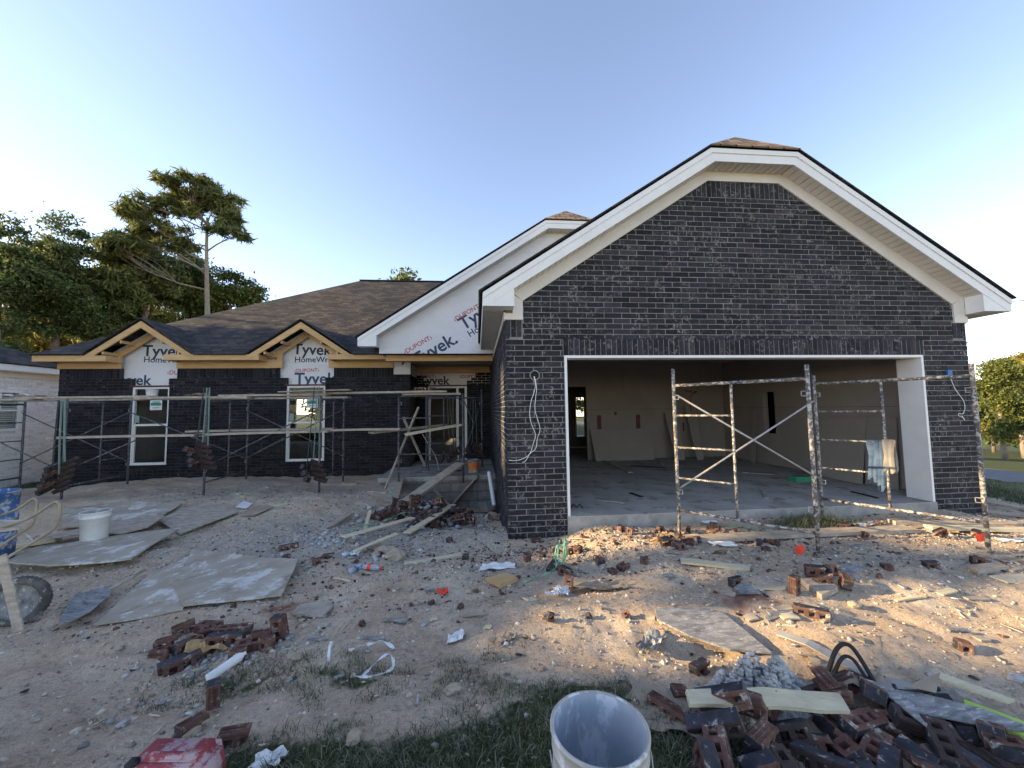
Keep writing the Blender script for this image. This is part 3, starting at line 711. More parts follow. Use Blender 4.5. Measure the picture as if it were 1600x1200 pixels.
mb.b(XR_-.12, XR_-.02, 5.4, 6.5, 2.3, 2.9)
mb.build('wing_house_wrap', 'wrap', house)
mb = MB()
for a, b in ((XL+.05, W[0][0]), (W[0][1], W[1][0]), (W[1][1], XR_)): mb.b(a, b, 5.362, 5.42, -.4, 2.9)
for a, b in W: mb.b(a, b, 5.362, 5.42, -.4, .16); mb.b(a, b, 5.3621, 5.42, 2.14, 2.9)
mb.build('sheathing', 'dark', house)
mb = MB()
for a, b in W: mb.b(a-.03, b+.03, 5.17, 5.3, 2.142, 2.165)
mb.b(-1.85, -.7, 6.36, 6.44, 2.16, 2.185)
mb.build('lintel', 'lintel', house)
# windows
for i, (a, b) in enumerate(W):
    fr = MB(); y0, y1 = 5.235, 5.31; z0, z1, zm = .19, 2.13, 1.18; f = .05
    fr.b(a, a+f, y0, y1, z0, z1); fr.b(b-f, b, y0, y1, z0, z1); fr.b(a+f, b-f, y0, y1, z1-f, z1); fr.b(a+f, b-f, y0, y1, z0, z0+f+.01)
    fr.b(a+f, b-f, y0+.015, y1-.005, zm-.025, zm+.025)
    fr.b(a+f, a+f+.025, y0+.02, y1-.01, z0+f+.01, zm-.025); fr.b(b-f-.025, b-f, y0+.02, y1-.01, z0+f+.01, zm-.025)
    wo = fr.build('window', 'white_trim', house)
    g = MB(); g.b(a+f, b-f, y0+.035, y0+.039, z0+f, z1-f); g.build('pane', 'glass', wo)
    st = MB(); cx = a+.42 if i == 0 else a+.50
    st.b(cx-.02, cx+.26, y0+.020, y0+.0215, 1.55, 1.80)
    sk = st.build('sticker', 'paper', wo)
    g2 = MB(); g2.b(cx, cx+.24, y0+.017, y0+.0195, 1.66, 1.735); g2.b(cx+.04, cx+.20, y0+.017, y0+.0195, 1.745, 1.765); g2.b(cx+.04, cx+.20, y0+.017, y0+.0195, 1.60, 1.615); g2.build('print', 'green_box', wo)
    st = MB(); st.b(a+.065, a+.17, y0+.020, y0+.0215, 1.24, 1.42); st.build('sticker', 'green_strap_dirty', wo)
mb = MB()
for a, b in W: mb.b(a, b, 5.16, 5.3, .135, .175)
mb.build('window_sill', 'brick_dark', house)
# framing seen through the panes
mb = MB()
for (p, q) in (((-8.85, 6.2, 0), (-8.75, 6.3, 2.5)), ((-8.3, 6.4, .0), (-7.6, 6.4, 2.2)), ((-9.2, 7.5, 0.2), (-8.0, 7.8, 1.2)), ((-8.8, 6.8, .4), (-7.9, 6.9, .55)),
               ((-5.2, 6.6, 0), (-4.2, 7.0, 1.9)), ((-4.6, 6.4, 0), (-4.55, 6.4, 2.5)), ((-4.3, 7.2, 0), (-5.2, 7.3, 1.5)), ((-4.45, 5.8, 0), (-4.45, 5.8, 1.15))):
    mb.bar(p, q, .09, .04)
mb.build('stud', 'stud', house)
mb = MB(); mb.b(-10.2, -7.2, 9.4, 9.5, 0, 1.15); mb.b(-5.6, -3.9, 9.4, 9.5, 0, 1.15); mb.build('plywood_panel', 'wood', house)
# wood fascia, frieze and dormer gables
mb = MB()
def wb(*a): mb.b(*a)
wb(-10.75, -9.20, 4.75, 4.79, 2.72, 2.86); wb(-7.93, -5.75, 4.75, 4.79, 2.745, 2.885); wb(-4.12, -2.48, 4.75, 4.79, 2.755, 2.885)
wb(-9.24, -9.20, 4.7905, 5.19, 2.72, 2.86); wb(-7.93, -7.89, 4.7905, 5.19, 2.745, 2.885); wb(-5.79, -5.75, 4.7905, 5.19, 2.745, 2.885); wb(-4.12, -4.08, 4.7905, 5.19, 2.755, 2.885)
wb(-10.79, -10.751, 4.75, 12, 2.72, 2.86)
each(mb, 'wood_fascia', 'wood', house)
mb = MB()
mb.b(-10.66, -9.22, 5.172, 5.2, 2.59, 2.80); mb.b(-7.93, -5.52, 5.172, 5.2, 2.59, 2.80); mb.b(-4.12, -2.60, 5.172, 5.2, 2.59, 2.80)
mb.b(-9.36, -9.222, 5.168, 5.2, 2.595, 3.02); mb.b(-5.52, -5.39, 5.168, 5.2, 2.595, 3.02); mb.b(-4.24, -4.12, 5.168, 5.2, 2.60, 2.96); mb.b(-7.93, -7.80, 5.168, 5.2, 2.60, 2.93)
each(mb, 'frieze_board', 'wood', house)
mb = MB()
mb.b(-10.75, -9.24, 4.795, 5.168, 2.80, 2.815); mb.b(-7.89, -5.79, 4.795, 5.168, 2.80, 2.815); mb.b(-4.08, -2.5, 4.795, 5.168, 2.80, 2.815)
each(mb, 'eave_soffit', 'wood', house)
for gi, (cx, hw) in enumerate(((-8.47, 1.20), (-4.77, 1.24))):
    dm = MB(); zf, za = 2.86, 3.70
    for sgn in (-1, 1):
        yprism(dm, [(cx+sgn*hw, zf), (cx, za), (cx, za-.165), (cx+sgn*(hw-.02), zf-.14+.02)], 4.748-.001*gi, 4.786)
        yprism(dm, [(cx+sgn*1.0, 2.86), (cx, za-.14), (cx, za-.30), (cx+sgn*.78, 2.86)], 5.175, 5.20)
        for f_ in (.3, .62): 
            x = cx+sgn*hw*(1-f_); z = zf+(za-zf)*f_-.15
            dm.b(x-.02, x+.02, 4.787, 5.174, z-.07, z)
    dm.build('rake_board', 'wood', house)
# main roof: hip with the two dormer roofs
e, zr = 2.90, .66
def mz(y): return e+zr*(y-4.75)
roof('main_roof', [
 [(-10.80, 4.70, 2.868), (-9.71, 4.70, 2.868), (-8.47, 6.02, 3.739), (-7.23, 4.70, 2.868), (-6.05, 4.70, 2.868), (-4.77, 6.02, 3.739), (-3.49, 4.70, 2.868), (7.4, 4.70, 2.868), (1.7, 10.45, 6.664), (-5.05, 10.45, 6.664)],
 [(-10.80, 4.70, 2.868), (-5.05, 10.45, 6.664), (-10.80, 16.2, 2.868)],
 [(-10.80, 16.2, 2.868), (-5.05, 10.45, 6.664), (1.7, 10.45, 6.664), (7.4, 16.2, 2.868)]])
for cx, hw in ((-8.47, 1.24), (-4.77, 1.28)):
    roof('dormer_roof', [[(cx-hw, 4.715, 2.885), (cx, 4.715, 3.755), (cx, 6.02, 3.765)], [(cx+hw, 4.715, 2.885), (cx, 4.715, 3.755), (cx, 6.02, 3.765)]])
mb = MB(); mb.b(-5.05, 1.7, 10.37, 10.53, 6.675, 6.715); mb.build('ridge_cap', 'black', house)
# ---- porch and entry
mb = MB(); mb.b(-2.55, .0, 3.72, 6.6, -1.2, -.13); mb.b(-2.7, -2.551, 3.95, 5.1, -1.2, -.16); mb.build('porch_foundation', 'block_wall', house)
mb = MB(); mb.b(-2.6, .0, 3.66, 6.6, -.129, -.03); mb.build('porch_slab', 'concrete', house)
EW = Wall((0, 6.4, 0), (1, 0, 0), (0, -1, 0))
def ent(z, rt=True):
    if z < 2.17: return [(-.70, 0)] if rt else [(-2.2, -1.85)]
    st_ = -.70+.13*math.floor((z-2.17)/.12)
    l_ = -2.2+max(0, .35-.17*math.floor((z-2.17)/.15))
    return ([(-2.2, l_)]*(l_ > -2.18) if not rt else [(min(st_, -.05), 0)]) if z < 2.62 else [(-.12, 0)]*rt
EW.courses(-.03, 2.7, ent); EW.mb.build('entry_brick', 'brick_dark', house)
EW = Wall((0, 6.4, 0), (1, 0, 0), (0, -1, 0)); EW.courses(-.03, 2.7, lambda z: ent(z, False)); EW.mb.build('entry_brick', 'brick_dark', house)
RW = Wall((XR_, 5.2, 0), (0, 1, 0), (1, 0, 0)); RW.courses(-.5, 2.4, lambda z: [(.004, 1.2)]); RW.mb.build('wing_end_brick', 'brick_dark', house)
mb = MB(); mb.b(XR_-.1, XR_-.006, 5.3061, 6.45, -.6, 2.4); mb.b(-2.2, -1.85, 6.406, 6.5, -.1, 2.2); mb.b(-.70, 0, 6.406, 6.5, -.1, 2.2); mb.build('entry_mortar', 'mortar_dark', house)
mb = MB(); mb.b(-2.2, 0, 6.42, 6.5, 2.2, 2.76); mb.build('entry_house_wrap', 'wrap', house)
mb = MB(); mb.b(-1.85, -1.78, 6.4, 6.52, -.02, 2.155); mb.b(-.77, -.70, 6.4, 6.52, -.02, 2.155); mb.b(-1.78, -.77, 6.4, 6.52, 2.10, 2.155)
mb.b(-1.02, -.95, 6.42, 6.52, -.02, 2.10)
mb.build('door_frame', 'white_trim', house)

# ---- printed words on the wrap
def text_mesh(txt, size, M, mat, parent, name='lettering', clip=None, bold=.012, shear=0.):
    c = bpy.data.curves.new('t', 'FONT'); c.body = txt; c.size = size; c.offset = bold*size; c.extrude = .0006; c.resolution_u = 3; c.shear = shear
    o = bpy.data.objects.new('t', c); COL.objects.link(o)
    dg = bpy.context.evaluated_depsgraph_get(); me = bpy.data.meshes.new_from_object(o.evaluated_get(dg))
    bpy.data.objects.remove(o); me.transform(M); me.materials.clear(); me.materials.append(MT[mat])
    if clip:
        bm = bmesh.new(); bm.from_mesh(me)
        for co, no in clip:
            bmesh.ops.bisect_plane(bm, geom=bm.verts[:]+bm.edges[:]+bm.faces[:], plane_co=co, plane_no=no, clear_outer=True)
        bm.to_mesh(me); bm.free()
    ob = bpy.data.objects.new(name, me); COL.objects.link(ob); ob.parent = parent; return ob
def wall_text(txt, size, x, y, z, ang, mat, clip=None, sx=1., bold=.012, shear=0.):
    M = Matrix.Translation((x, y, z)) @ Matrix.Rotation(D2R(90), 4, 'X') @ Matrix.Rotation(D2R(ang), 4, 'Z') @ Matrix.Diagonal((sx, 1, 1, 1))
    text_mesh(txt, size, M, mat, house, clip=clip, bold=bold, shear=shear)
def px_text(txt, px, size, Y, ang, mat, **k):
    q = onY(px[0], px[1], Y); wall_text(txt, size, q.x, Y, q.z, ang, mat, **k)
YG = 3.698
clipb = [((0, 0, 2.745), (0, 0, -1))]
px_text('Tyvek.', (651, 573), .42, YG, 31, 'ink', clip=clipb, bold=.02)
px_text('HomeWrap.', (640, 598), .22, YG, 31, 'ink', clip=clipb)
px_text('\u2039DUPONT\u203a', (633, 554), .15, YG, 31, 'ink_red', clip=clipb)
px_text('Tyvek.', (724, 516), .42, YG, 31, 'ink', bold=.02)
px_text('HomeWrap.', (734, 527), .22, YG, 31, 'ink')
px_text('\u2039DUPONT\u203a', (711, 503), .15, YG, 31, 'ink_red')
YW = 5.312
px_text('Tyvek.', (222, 556), .40, YW, -1, 'ink_black', bold=.02)
px_text('HomeWrap.', (224, 566), .215, YW, -1, 'ink_black')
px_text('\u2039DUPONT\u203a', (261, 585), .15, YW, -1, 'ink_red')
px_text('Tyvek', (176, 601), .36, YW, -1, 'ink', bold=.02)
px_text('Tyvek.', (457, 553), .40, YW, -2, 'ink_black', bold=.02)
px_text('HomeWrap.', (460, 566), .215, YW, 0, 'ink_black')
px_text('\u2039DUPONT\u203a', (460, 582), .13, YW, 2, 'ink_red')
px_text('Tyvek', (460, 600), .42, YW, 0, 'ink', bold=.02)
px_text('Tyvek', (614, 565), .36, 5.219, 0, 'ink_black', clip=[((-2.17, 0, 0), (1, 0, 0))], bold=.02)
YE = 6.417
for (t_, p, s_, c_) in (('Tyvek.', (625, 574), .36, 'ink_black'), ('Tyvek.', (697, 573), .36, 'ink_black'), ('\u2039DUPONT\u203a', (643, 591), .15, 'ink_red'), ('\u2039DUPONT\u203a', (718, 591), .15, 'ink_red'), ('Tyvek', (655, 601), .36, 'ink_black')):
    px_text(t_, p, s_, YE, 0, c_, clip=[((-2.19, 0, 0), (-1, 0, 0)), ((0, 0, 2.2), (0, 0, -1))], bold=.02 if c_ == 'ink_black' else .01)

# ------------------------------------------------------------------ neighbour's house on the left
nb = thing('neighbour_house', 'pale whitewashed brick house with grey shingle roof left of the scaffold', 'house')
mb = MB(); X0 = -13.0
mb.b(X0-.2, X0, -3.5, 5.75, -.9, 2.62); mb.b(X0-.2, X0, 6.70, 7.70, -.9, 2.62); mb.b(X0-.2, X0, 5.75, 6.70, -.9, 1.05); mb.b(X0-.2, X0, 5.75, 6.70, 2.15, 2.62)
mb.b(-26, X0-.2, 7.5, 7.7, -.9, 2.62); mb.b(-26, X0-.2, -3.5, -3.3, -.9, 2.62)
mb.build('wall', 'white_brick', nb)
mb = MB(); mb.b(X0, X0+.03, -3.5, 7.72, 2.50, 2.66); mb.b(X0+.25, X0+.29, -3.9, 7.98, 2.66, 2.82); mb.b(X0+.03, X0+.25, -3.9, 7.95, 2.64, 2.665); mb.b(-26, X0+.25, 7.94, 7.98, 2.66, 2.82)
mb.build('fascia', 'white_trim', nb)
roof('roof', [[(X0+.33, -4, 2.83), (X0+.33, 8.02, 2.83), (-19.3, 2.0, 6.2)], [(X0+.33, 8.02, 2.83), (-19.3, 2.0, 6.2), (-26, 8.02, 2.83)], [(X0+.33, -4, 2.83), (-19.3, 2.0, 6.2), (-26, -4, 2.83)]], nb)
mb = MB(); a, b, z0, z1 = 5.75, 6.70, 1.05, 2.15
mb.b(X0-.06, X0+.01, a, a+.07, z0, z1); mb.b(X0-.06, X0+.01, b-.07, b, z0, z1); mb.b(X0-.06, X0+.01, a+.07, b-.07, z1-.07, z1); mb.b(X0-.06, X0+.01, a+.07, b-.07, z0, z0+.07); mb.b(X0-.05, X0, a+.07, b-.07, 1.58, 1.63)
mb.b(X0-.03, X0-.005, a+.46, a+.49, 1.63, z1-.07)
wn = mb.build('window', 'white_trim', nb)
mb = MB(); mb.b(X0-.035, X0-.03, a+.05, b-.05, z0+.05, z1-.05); mb.build('pane', 'glass', wn)
mb = MB()
for i in range(22): mb.b(X0-.09, X0-.07, a+.02, b-.02, z0+.04+i*.05, z0+.075+i*.05)
mb.build('blind', 'white_trim', wn)
mb = MB(); mb.b(X0-.35, X0-.21, a-.2, b+.2, z0-.2, z1+.2); mb.build('dark_backing', 'dark', wn)  # near-black slab stands in for the unlit interior behind the blind

# ------------------------------------------------------------------ bricks
def brick_mesh(name, L=.244, cut=None, seed=0):
    W_, H_ = .092, .070
    xs = [-.122, -.092, -.052, -.020, .020, .052, .092, .122]; ys = [-.046, -.019, .019, .046]
    holes = {(1, 1), (3, 1), (5, 1)}
    if cut is not None: xs = [x for x in xs if x < cut]+[cut]
    nx_, ny_ = len(xs), len(ys); R_ = random.Random(seed)
    mb = MB(); vs = []; fs = []; ms = []
    def vid(i, j, k): return (k*nx_+i)*ny_+j
    for k in (0, 1):
        for i in range(nx_):
            for j in range(ny_):
                x, y = xs[i], ys[j]
                if cut is not None and i == nx_-1: x += R_.uniform(-.014, .014)
                b_ = .0
                vs.append((x, y, (k-.5)*H_))
    solid = lambda i, j: 0 <= i < nx_-1 and 0 <= j < ny_-1 and (i, j) not in holes
    for i in range(nx_-1):
        for j in range(ny_-1):
            if not solid(i, j): continue
            fs.append((vid(i,j,1), vid(i+1,j,1), vid(i+1,j+1,1), vid(i,j+1,1))); ms.append(0)
            fs.append((vid(i,j,0), vid(i,j+1,0), vid(i+1,j+1,0), vid(i+1,j,0))); ms.append(0)
            for di, dj, a, b in ((-1,0,(i,j),(i,j+1)), (1,0,(i+1,j+1),(i+1,j)), (0,-1,(i+1,j),(i,j)), (0,1,(i,j+1),(i+1,j+1))):
                if not solid(i+di, j+dj):
                    outer = not (0 <= i+di < nx_-1 and 0 <= j+dj < ny_-1)
                    mat = 0
                    if outer and (dj == 1 or di == -1 or (di == 1 and cut is None)): mat = 1
                    fs.append((vid(*a,0), vid(*b,0), vid(*b,1), vid(*a,1))); ms.append(mat)
    mb.v = vs; mb.f = fs; mb.m = ms
    # scored back: shallow raised ribs
    x1 = xs[-1]-.008
    for q in range(4):
        z = -.027+q*.018; mb.box(((xs[0]+x1)/2, -.0475, z), (x1-xs[0]-.006, .005, .009), None, 0)
    me = mb.mesh(name, [MT['brick_body'], MT['brick_face']])
    bm = bmesh.new(); bm.from_mesh(me); bmesh.ops.remove_doubles(bm, verts=bm.verts, dist=1e-5)
    ed = [e_ for e_ in bm.edges if len(e_.link_faces) == 2 and e_.calc_face_angle(0) > .7]
    bmesh.ops.bevel(bm, geom=ed, offset=.003, segments=1, affect='EDGES')
    for v_ in bm.verts: v_.co += noise.noise_vector(v_.co*22+Vector((seed, 0, 0)))*.0022
    bm.to_mesh(me); bm.free(); return me
BM = {'whole': brick_mesh('brick'), 'half': brick_mesh('half_brick', cut=.02, seed=3), 'bat': brick_mesh('broken_brick', cut=-.04, seed=5), 'long': brick_mesh('cut_brick', cut=.075, seed=8)}
MT['brick_body_dark'] = G('dark_brick_body', (.028,.020,.019), (.060,.040,.035), 14, .9, ((.26,.24,.22), 22, .62), .5, 90, .35)
BM['sooty'] = BM['whole'].copy(); BM['sooty'].materials[0] = MT['brick_body_dark']
NM = {'sooty': 'brick', 'whole': 'brick', 'half': 'half_brick', 'bat': 'broken_brick', 'long': 'broken_brick'}
ORI = {'flat': (0, 0, .035), 'edge': (90, 0, .046), 'back': (-90, 0, .046), 'end': (0, 90, .122)}
def brick(loc, yaw, ori='flat', kind='whole', label=None, group=None, tilt=(0, 0), lift=0., s=1., parent=None, name=None):
    o = bpy.data.objects.new(name or NM[kind], BM[kind]); COL.objects.link(o)
    rx, ry, h = ORI[ori]
    if ori == 'end' and kind != 'whole': h = .07
    M = Matrix.Rotation(D2R(yaw), 4, 'Z') @ Matrix.Rotation(D2R(tilt[0]), 4, 'X') @ Matrix.Rotation(D2R(tilt[1]), 4, 'Y') @ Matrix.Rotation(D2R(rx), 4, 'X') @ Matrix.Rotation(D2R(ry), 4, 'Y')
    o.rotation_euler = M.to_euler(); o.location = Vector(loc)+Vector((0, 0, h*s-.012+lift)); o.scale = (s, s, s)
    if parent: o.parent = parent; o.location = o.location-Vector(parent.location)
    else: tag(o, label, 'brick', group)
    return o
SB = [ # salient single bricks: px, yaw, how it lies, kind, label
 ((451,858), 12, 'edge', 'whole', 'red brick on its side alone on gravel, three holes showing'),
 ((457,873), 5, 'edge', 'bat', 'small brown brick end just in front of the lone red brick left of the rubble'),
 ((519,873), -8, 'edge', 'half', 'right dark piece of the broken brick pair left of the clear bottles'),
 ((505,878), 30, 'edge', 'bat', 'left red piece of the broken brick pair left of the clear bottles'),
 ((730,872), 75, 'edge', 'bat', 'short red brick standing at the right end of the pale plank'),
 ((707,845), 60, 'edge', 'bat', 'little red brick bat between the rubble heap and the garage corner'),
 ((824,887), 20, 'end', 'bat', 'black brick end standing right of the white panel scrap'),
 ((863,890), 60, 'edge', 'whole', 'dark brick half under the green strapping'),
 ((889,899), -50, 'edge', 'half', 'red brick with holes right of the green strapping'),
 ((888,925), 75, 'end', 'long', 'red brick standing on end above the purple plastic bag'),
 ((935,876), 88, 'flat', 'long', 'dark brick with its end towards the camera on the gravel before the garage'),
 ((978,885), 35, 'flat', 'half', 'dark brick behind its twin on the gravel left of the plank'),
 ((967,894), 15, 'flat', 'bat', 'small dark hollow brick end lying before another on the gravel'),
 ((900,864), 10, 'edge', 'half', 'dusty black brick near the foot of the garage corner'),
 ((843,846), 0, 'flat', 'half', 'red brick lying at the very foot of the garage corner'),
 ((1018,880), -20, 'flat', 'bat', 'small red brick bat left of the long pale plank'),
 ((1156,912), 15, 'edge', 'half', 'reddish broken brick on dirt above the grey paper scrap'),
 ((1242,928), -60, 'end', 'long', 'upright dark brick with two holes at the left end of the short board'),
 ((1268,962), -35, 'edge', 'whole', 'dark brick with red top lying in front of the short board'),
 ((1400,890), -20, 'flat', 'bat', 'small ribbed red brick alone left of the orange one'),
 ((1463,887), -10, 'edge', 'half', 'orange brick piece on the dirt between two scaffold legs'),
 ((1541,882), -30, 'edge', 'half', 'brown brick lying at the foot of the right scaffold leg'),
 ((1102,1047), 20, 'edge', 'half', 'brick on its side with two square holes below the grey scored sheet'),
 ((1528,1022), -30, 'back', 'bat', 'ribbed red brick piece alone on bare dirt at the right'),
 ((1185,849), 60, 'edge', 'bat', 'bright red brick end beside the grey plank before the garage'),
 ((1208,860), -15, 'flat', 'bat', 'small dark red brick chip below the grey plank near the red flag'),
 ((1046,1120), -52, 'back', 'whole', 'ribbed dark brick lying on the brown paper bag'),
 ((1082,1094), -5, 'back', 'bat', 'short dark brick with pink top behind the pale board'),
 ((333,1110), 30, 'end', 'half', 'dark brick with its hole upward beneath the white bottle'),
 ((316,1135), 60, 'back', 'half', 'ribbed red brick half in the grass left of the ribbed dark one'),
 ((383,1158), 15, 'back', 'half', 'ribbed dark brick leaning in the weeds above the red can'),
 ((1216,850), 25, 'flat', 'bat', 'dark brick chip just left of the red flag, below the grey plank'),
 ((790,798), 10, 'flat', 'half', None)]
for (u, v), yaw, ori, kind, lab in SB:
    if lab is None: continue
    p = at(u, v); brick(p, yaw, ori, kind, lab, tilt=(random.uniform(-7, 7), random.uniform(-7, 7)), s=.88, lift=-.008)
def heap(n, cx, cy, rx, ry, ht, label, group, flat=.35, kinds=('whole', 'whole', 'half', 'long', 'bat'), skew=0., seed=1, zadd=0.):
    R_ = random.Random(seed); pts = []
    for i in range(n):
        for _ in range(60):
            a = R_.uniform(0, 2*math.pi); r = math.sqrt(R_.random())
            x, y = r*math.cos(a), r*math.sin(a)
            X, Y = cx+x*rx+skew*y*ry, cy+y*ry
            if all((X-px_)**2+(Y-py_)**2 > .011 for px_, py_ in pts[-14:]): break
        pts.append((X, Y))
        lvl = ht*max(0, 1-r*r)*R_.random()**.5
        o = ('flat', 'edge', 'back', 'end')[min(3, int(R_.random()*3.3))]
        p = Vector((X, Y, float(gh(X, Y))))
        brick(p, R_.uniform(0, 360), o, R_.choice(kinds), label, group, (R_.uniform(-28, 28), R_.uniform(-28, 28)), lift=lvl+zadd)
c = at(285, 1005)
c2 = at(665, 815)
heap(62, c2.x, c2.y-.1, .85, .55, .42, 'broken brick in the rubble heap before the porch planks', 'bricks of the rubble heap before the porch', seed=3)
# heap in the lower right corner, laid out over its real footprint
R_ = random.Random(21); spots = []
for i in range(900):
    u, v = R_.uniform(1105, 1640), R_.uniform(1040, 1235)
    top = 1150-(u-1105)*1.1 if u < 1180 else (1068+(u-1180)*.0 if u < 1330 else 1068+(u-1330)*.44)
    if v < top or (u < 1330 and 1045 < v < 1112 and u < 1275): continue
    p = at(u, v)
    if all((p.x-q.x)**2+(p.y-q.y)**2 > .0125 for q in spots): spots.append(p)
    if len(spots) > 84: break
for p in spots:
    brick(p, R_.uniform(0, 360), ('flat', 'edge', 'back', 'edge', 'flat')[R_.randrange(5)], R_.choice(('sooty', 'half', 'long', 'half', 'whole', 'sooty')), 'broken dark brick in the lower right heap among boards and grey sheets', 'bricks of the heap in the lower right corner', (R_.uniform(-25, 25), R_.uniform(-25, 25)), lift=R_.choice((0, .0, .03, .07)))
LH = [((300,985), 40,'back','half'), ((318,1000),70,'flat','bat'), ((352,1008),8,'edge','whole'), ((398,1012),16,'flat','whole'), ((437,1000),80,'end','long'), ((420,1003),10,'back','half'), ((428,1018),-30,'back','bat'), ((292,1043),38,'edge','long'), ((283,1043),40,'edge','half'), ((383,1036),-25,'back','bat'), ((365,990),10,'flat','whole'), ((330,985),-20,'flat','half'), ((275,1010),20,'back','half'), ((305,1013),55,'edge','bat'), ((343,985),30,'flat','half'), ((380,985),60,'flat','bat'), ((265,1025),-10,'flat','half')]
for (u, v), yaw, ori, kind in LH:
    brick(at(u, v), yaw, ori, kind, 'brick scattered below the plywood sheet with grey mortar chips', 'bricks below the plywood sheet', (random.uniform(-8, 8), random.uniform(-8, 8)))
RS = [((1285,905),-30,'edge','half'), ((1298,918),-10,'edge','half'), ((1318,915),60,'back','half'), ((1308,902),20,'edge','bat')]
for (u, v), yaw, ori, kind in RS:
    brick(at(u, v), yaw, ori, kind, 'dark brick piled on the right end of the short board', 'bricks piled on the short board', (random.uniform(-18, 18), random.uniform(-18, 18)), lift=.03)
for (u, v), yaw, ori, kind in [((1050,852),0,'edge','half'), ((1060,853),50,'flat','bat'), ((1070,857),20,'edge','bat'), ((1082,853),-30,'flat','half')]:
    brick(at(u, v), yaw, ori, kind, 'dark brick heaped beside the torn cardboard near the left scaffold leg', 'bricks beside the torn cardboard', (random.uniform(-18, 18), random.uniform(-18, 18)), lift=.02)
R_ = random.Random(5)
for i in range(44):
    X = R_.uniform(.1, 3.2) if i < 30 else R_.uniform(3.2, 7.5); Y = -.28-.55*R_.random()**1.5-(.15 if X > 3.2 else 0)
    brick(Vector((X, Y, float(gh(X, Y)))), R_.uniform(0, 360), R_.choice(('flat', 'back', 'edge')), R_.choice(('bat', 'bat', 'half')), 'small brick fragment strewn along the front of the garage', 'brick fragments along the garage front', (R_.uniform(-20, 20), R_.uniform(-20, 20)), s=R_.uniform(.5, .95))
for i in range(22):
    u, v = R_.uniform(520, 1600), R_.uniform(850, 1000)
    brick(at(u, v), R_.uniform(0, 360), R_.choice(('flat', 'back', 'edge')), 'bat', 'thumb sized brick chip lying loose on the bare yard', 'brick chips loose in the yard', (R_.uniform(-30, 30), R_.uniform(-30, 30)), s=R_.uniform(.3, .62))

# ------------------------------------------------------------------ boards, sheets, planks
def ground_z(p): return float(gh(p[0], p[1]))
def board(pts, label, name='board', cat='board', mat='old_wood', th=.03, lift=0., zs=None, group=None, sub=0):
    """a flat sheet whose outline was measured on the ground; rests on it with real thickness"""
    P = [at(u, v) for u, v in pts]
    A = np.array([[p.x, p.y, 1] for p in P]); z = np.array([p.z for p in P])
    co, *_ = np.linalg.lstsq(A, z, rcond=None)
    cx_, cy_ = A[:, 0].mean(), A[:, 1].mean()
    res = 0
    for a in np.linspace(0, 1, 5):
        for p in P: 
            x, y = cx_+(p.x-cx_)*a, cy_+(p.y-cy_)*a
            res = max(res, float(gh(x, y))-(co[0]*x+co[1]*y+co[2]))
    off = min(res, .06)+lift
    Q = [Vector((p.x, p.y, co[0]*p.x+co[1]*p.y+co[2]+off-.004+(zs[i] if zs else 0))) for i, p in enumerate(P)]
    n = (Q[1]-Q[0]).cross(Q[2]-Q[0]).normalized()
    if n.z < 0: n = -n
    mb = MB(); mb.poly(Q, n*th)
    o = solo(mb, name, mat, label, cat, group)
    size_ = max(o.dimensions.x, o.dimensions.y) if False else max((a-b).length for a in Q for b in Q)
    bm = bmesh.new(); bm.from_mesh(o.data); bmesh.ops.triangulate(bm, faces=bm.faces[:])
    for _ in range(3 if size_ > .8 else 2): bmesh.ops.subdivide_edges(bm, edges=bm.edges[:], cuts=1, use_grid_fill=True)
    amp = min(.022, size_*.016); sd_ = sum(ord(c_) for c_ in label)
    for v_ in bm.verts:
        w_ = v_.co+Vector((sd_, 0, 0)); v_.co.z += amp*noise.noise(Vector((w_.x*1.6, w_.y*1.6, 0)))+amp*.2*noise.noise(Vector((w_.x*6, w_.y*6, 3)))
        v_.co.x += .006*noise.noise(Vector((w_.x*9, w_.y*9, 0))); v_.co.y += .006*noise.noise(Vector((w_.x*9, w_.y*9, 9)))
    bm.to_mesh(o.data); bm.free()
    return o
def plank(u0, v0, u1, v1, wd, label, mat='old_wood', th=.035, lift0=0., lift1=0., name='plank', cat='plank', p0=None, p1=None, group=None):
    a = Vector(p0) if p0 is not None else at(u0, v0)+Vector((0, 0, lift0+th/2)); b = Vector(p1) if p1 is not None else at(u1, v1)+Vector((0, 0, lift1+th/2))
    mb = MB(); n = 6; 
    d = (b-a).normalized(); sd = d.cross(Vector((0, 0, 1))).normalized(); up = sd.cross(d); vs = []; fs = []
    bow = random.uniform(-.006, .012)
    for i in range(n+1):
        t = i/n; c = a.lerp(b, t)+up*bow*math.sin(math.pi*t)
        for s_, q in ((-1,-1),(1,-1),(1,1),(-1,1)): vs.append(c+sd*s_*wd/2+up*q*th/2)
    for i in range(n):
        for k in range(4): fs.append((i*4+k, i*4+(k+1) % 4, i*4+4+(k+1) % 4, i*4+4+k))
    fs += [(3, 2, 1, 0), (n*4, n*4+1, n*4+2, n*4+3)]
    mb.add(vs, fs); return solo(mb, name, mat, label, cat, group)
board([(301,866),(466,884),(440,938),(287,954),(268,925)], 'large mortar splashed plywood sheet in the left foreground', 'plywood_sheet', 'plywood', 'ply', .018, .03)
board([(147,982),(286,955),(302,930),(300,868),(222,912)], 'plywood sheet with frayed lower left corner tucked under the large one', 'plywood_sheet', 'plywood', 'ply', .016, .012)
board([(8,897),(75,904),(205,885),(262,852),(283,838),(190,848),(60,868)], 'long pale board sheet spattered white in front of the white bucket', 'plywood_sheet', 'plywood', 'ply', .018, .07)
board([(40,860),(190,846),(232,840),(258,820),(232,819),(150,835)], 'narrow grey board lying across others beside the white bucket', 'board', 'board', 'old_wood', .02, .10)
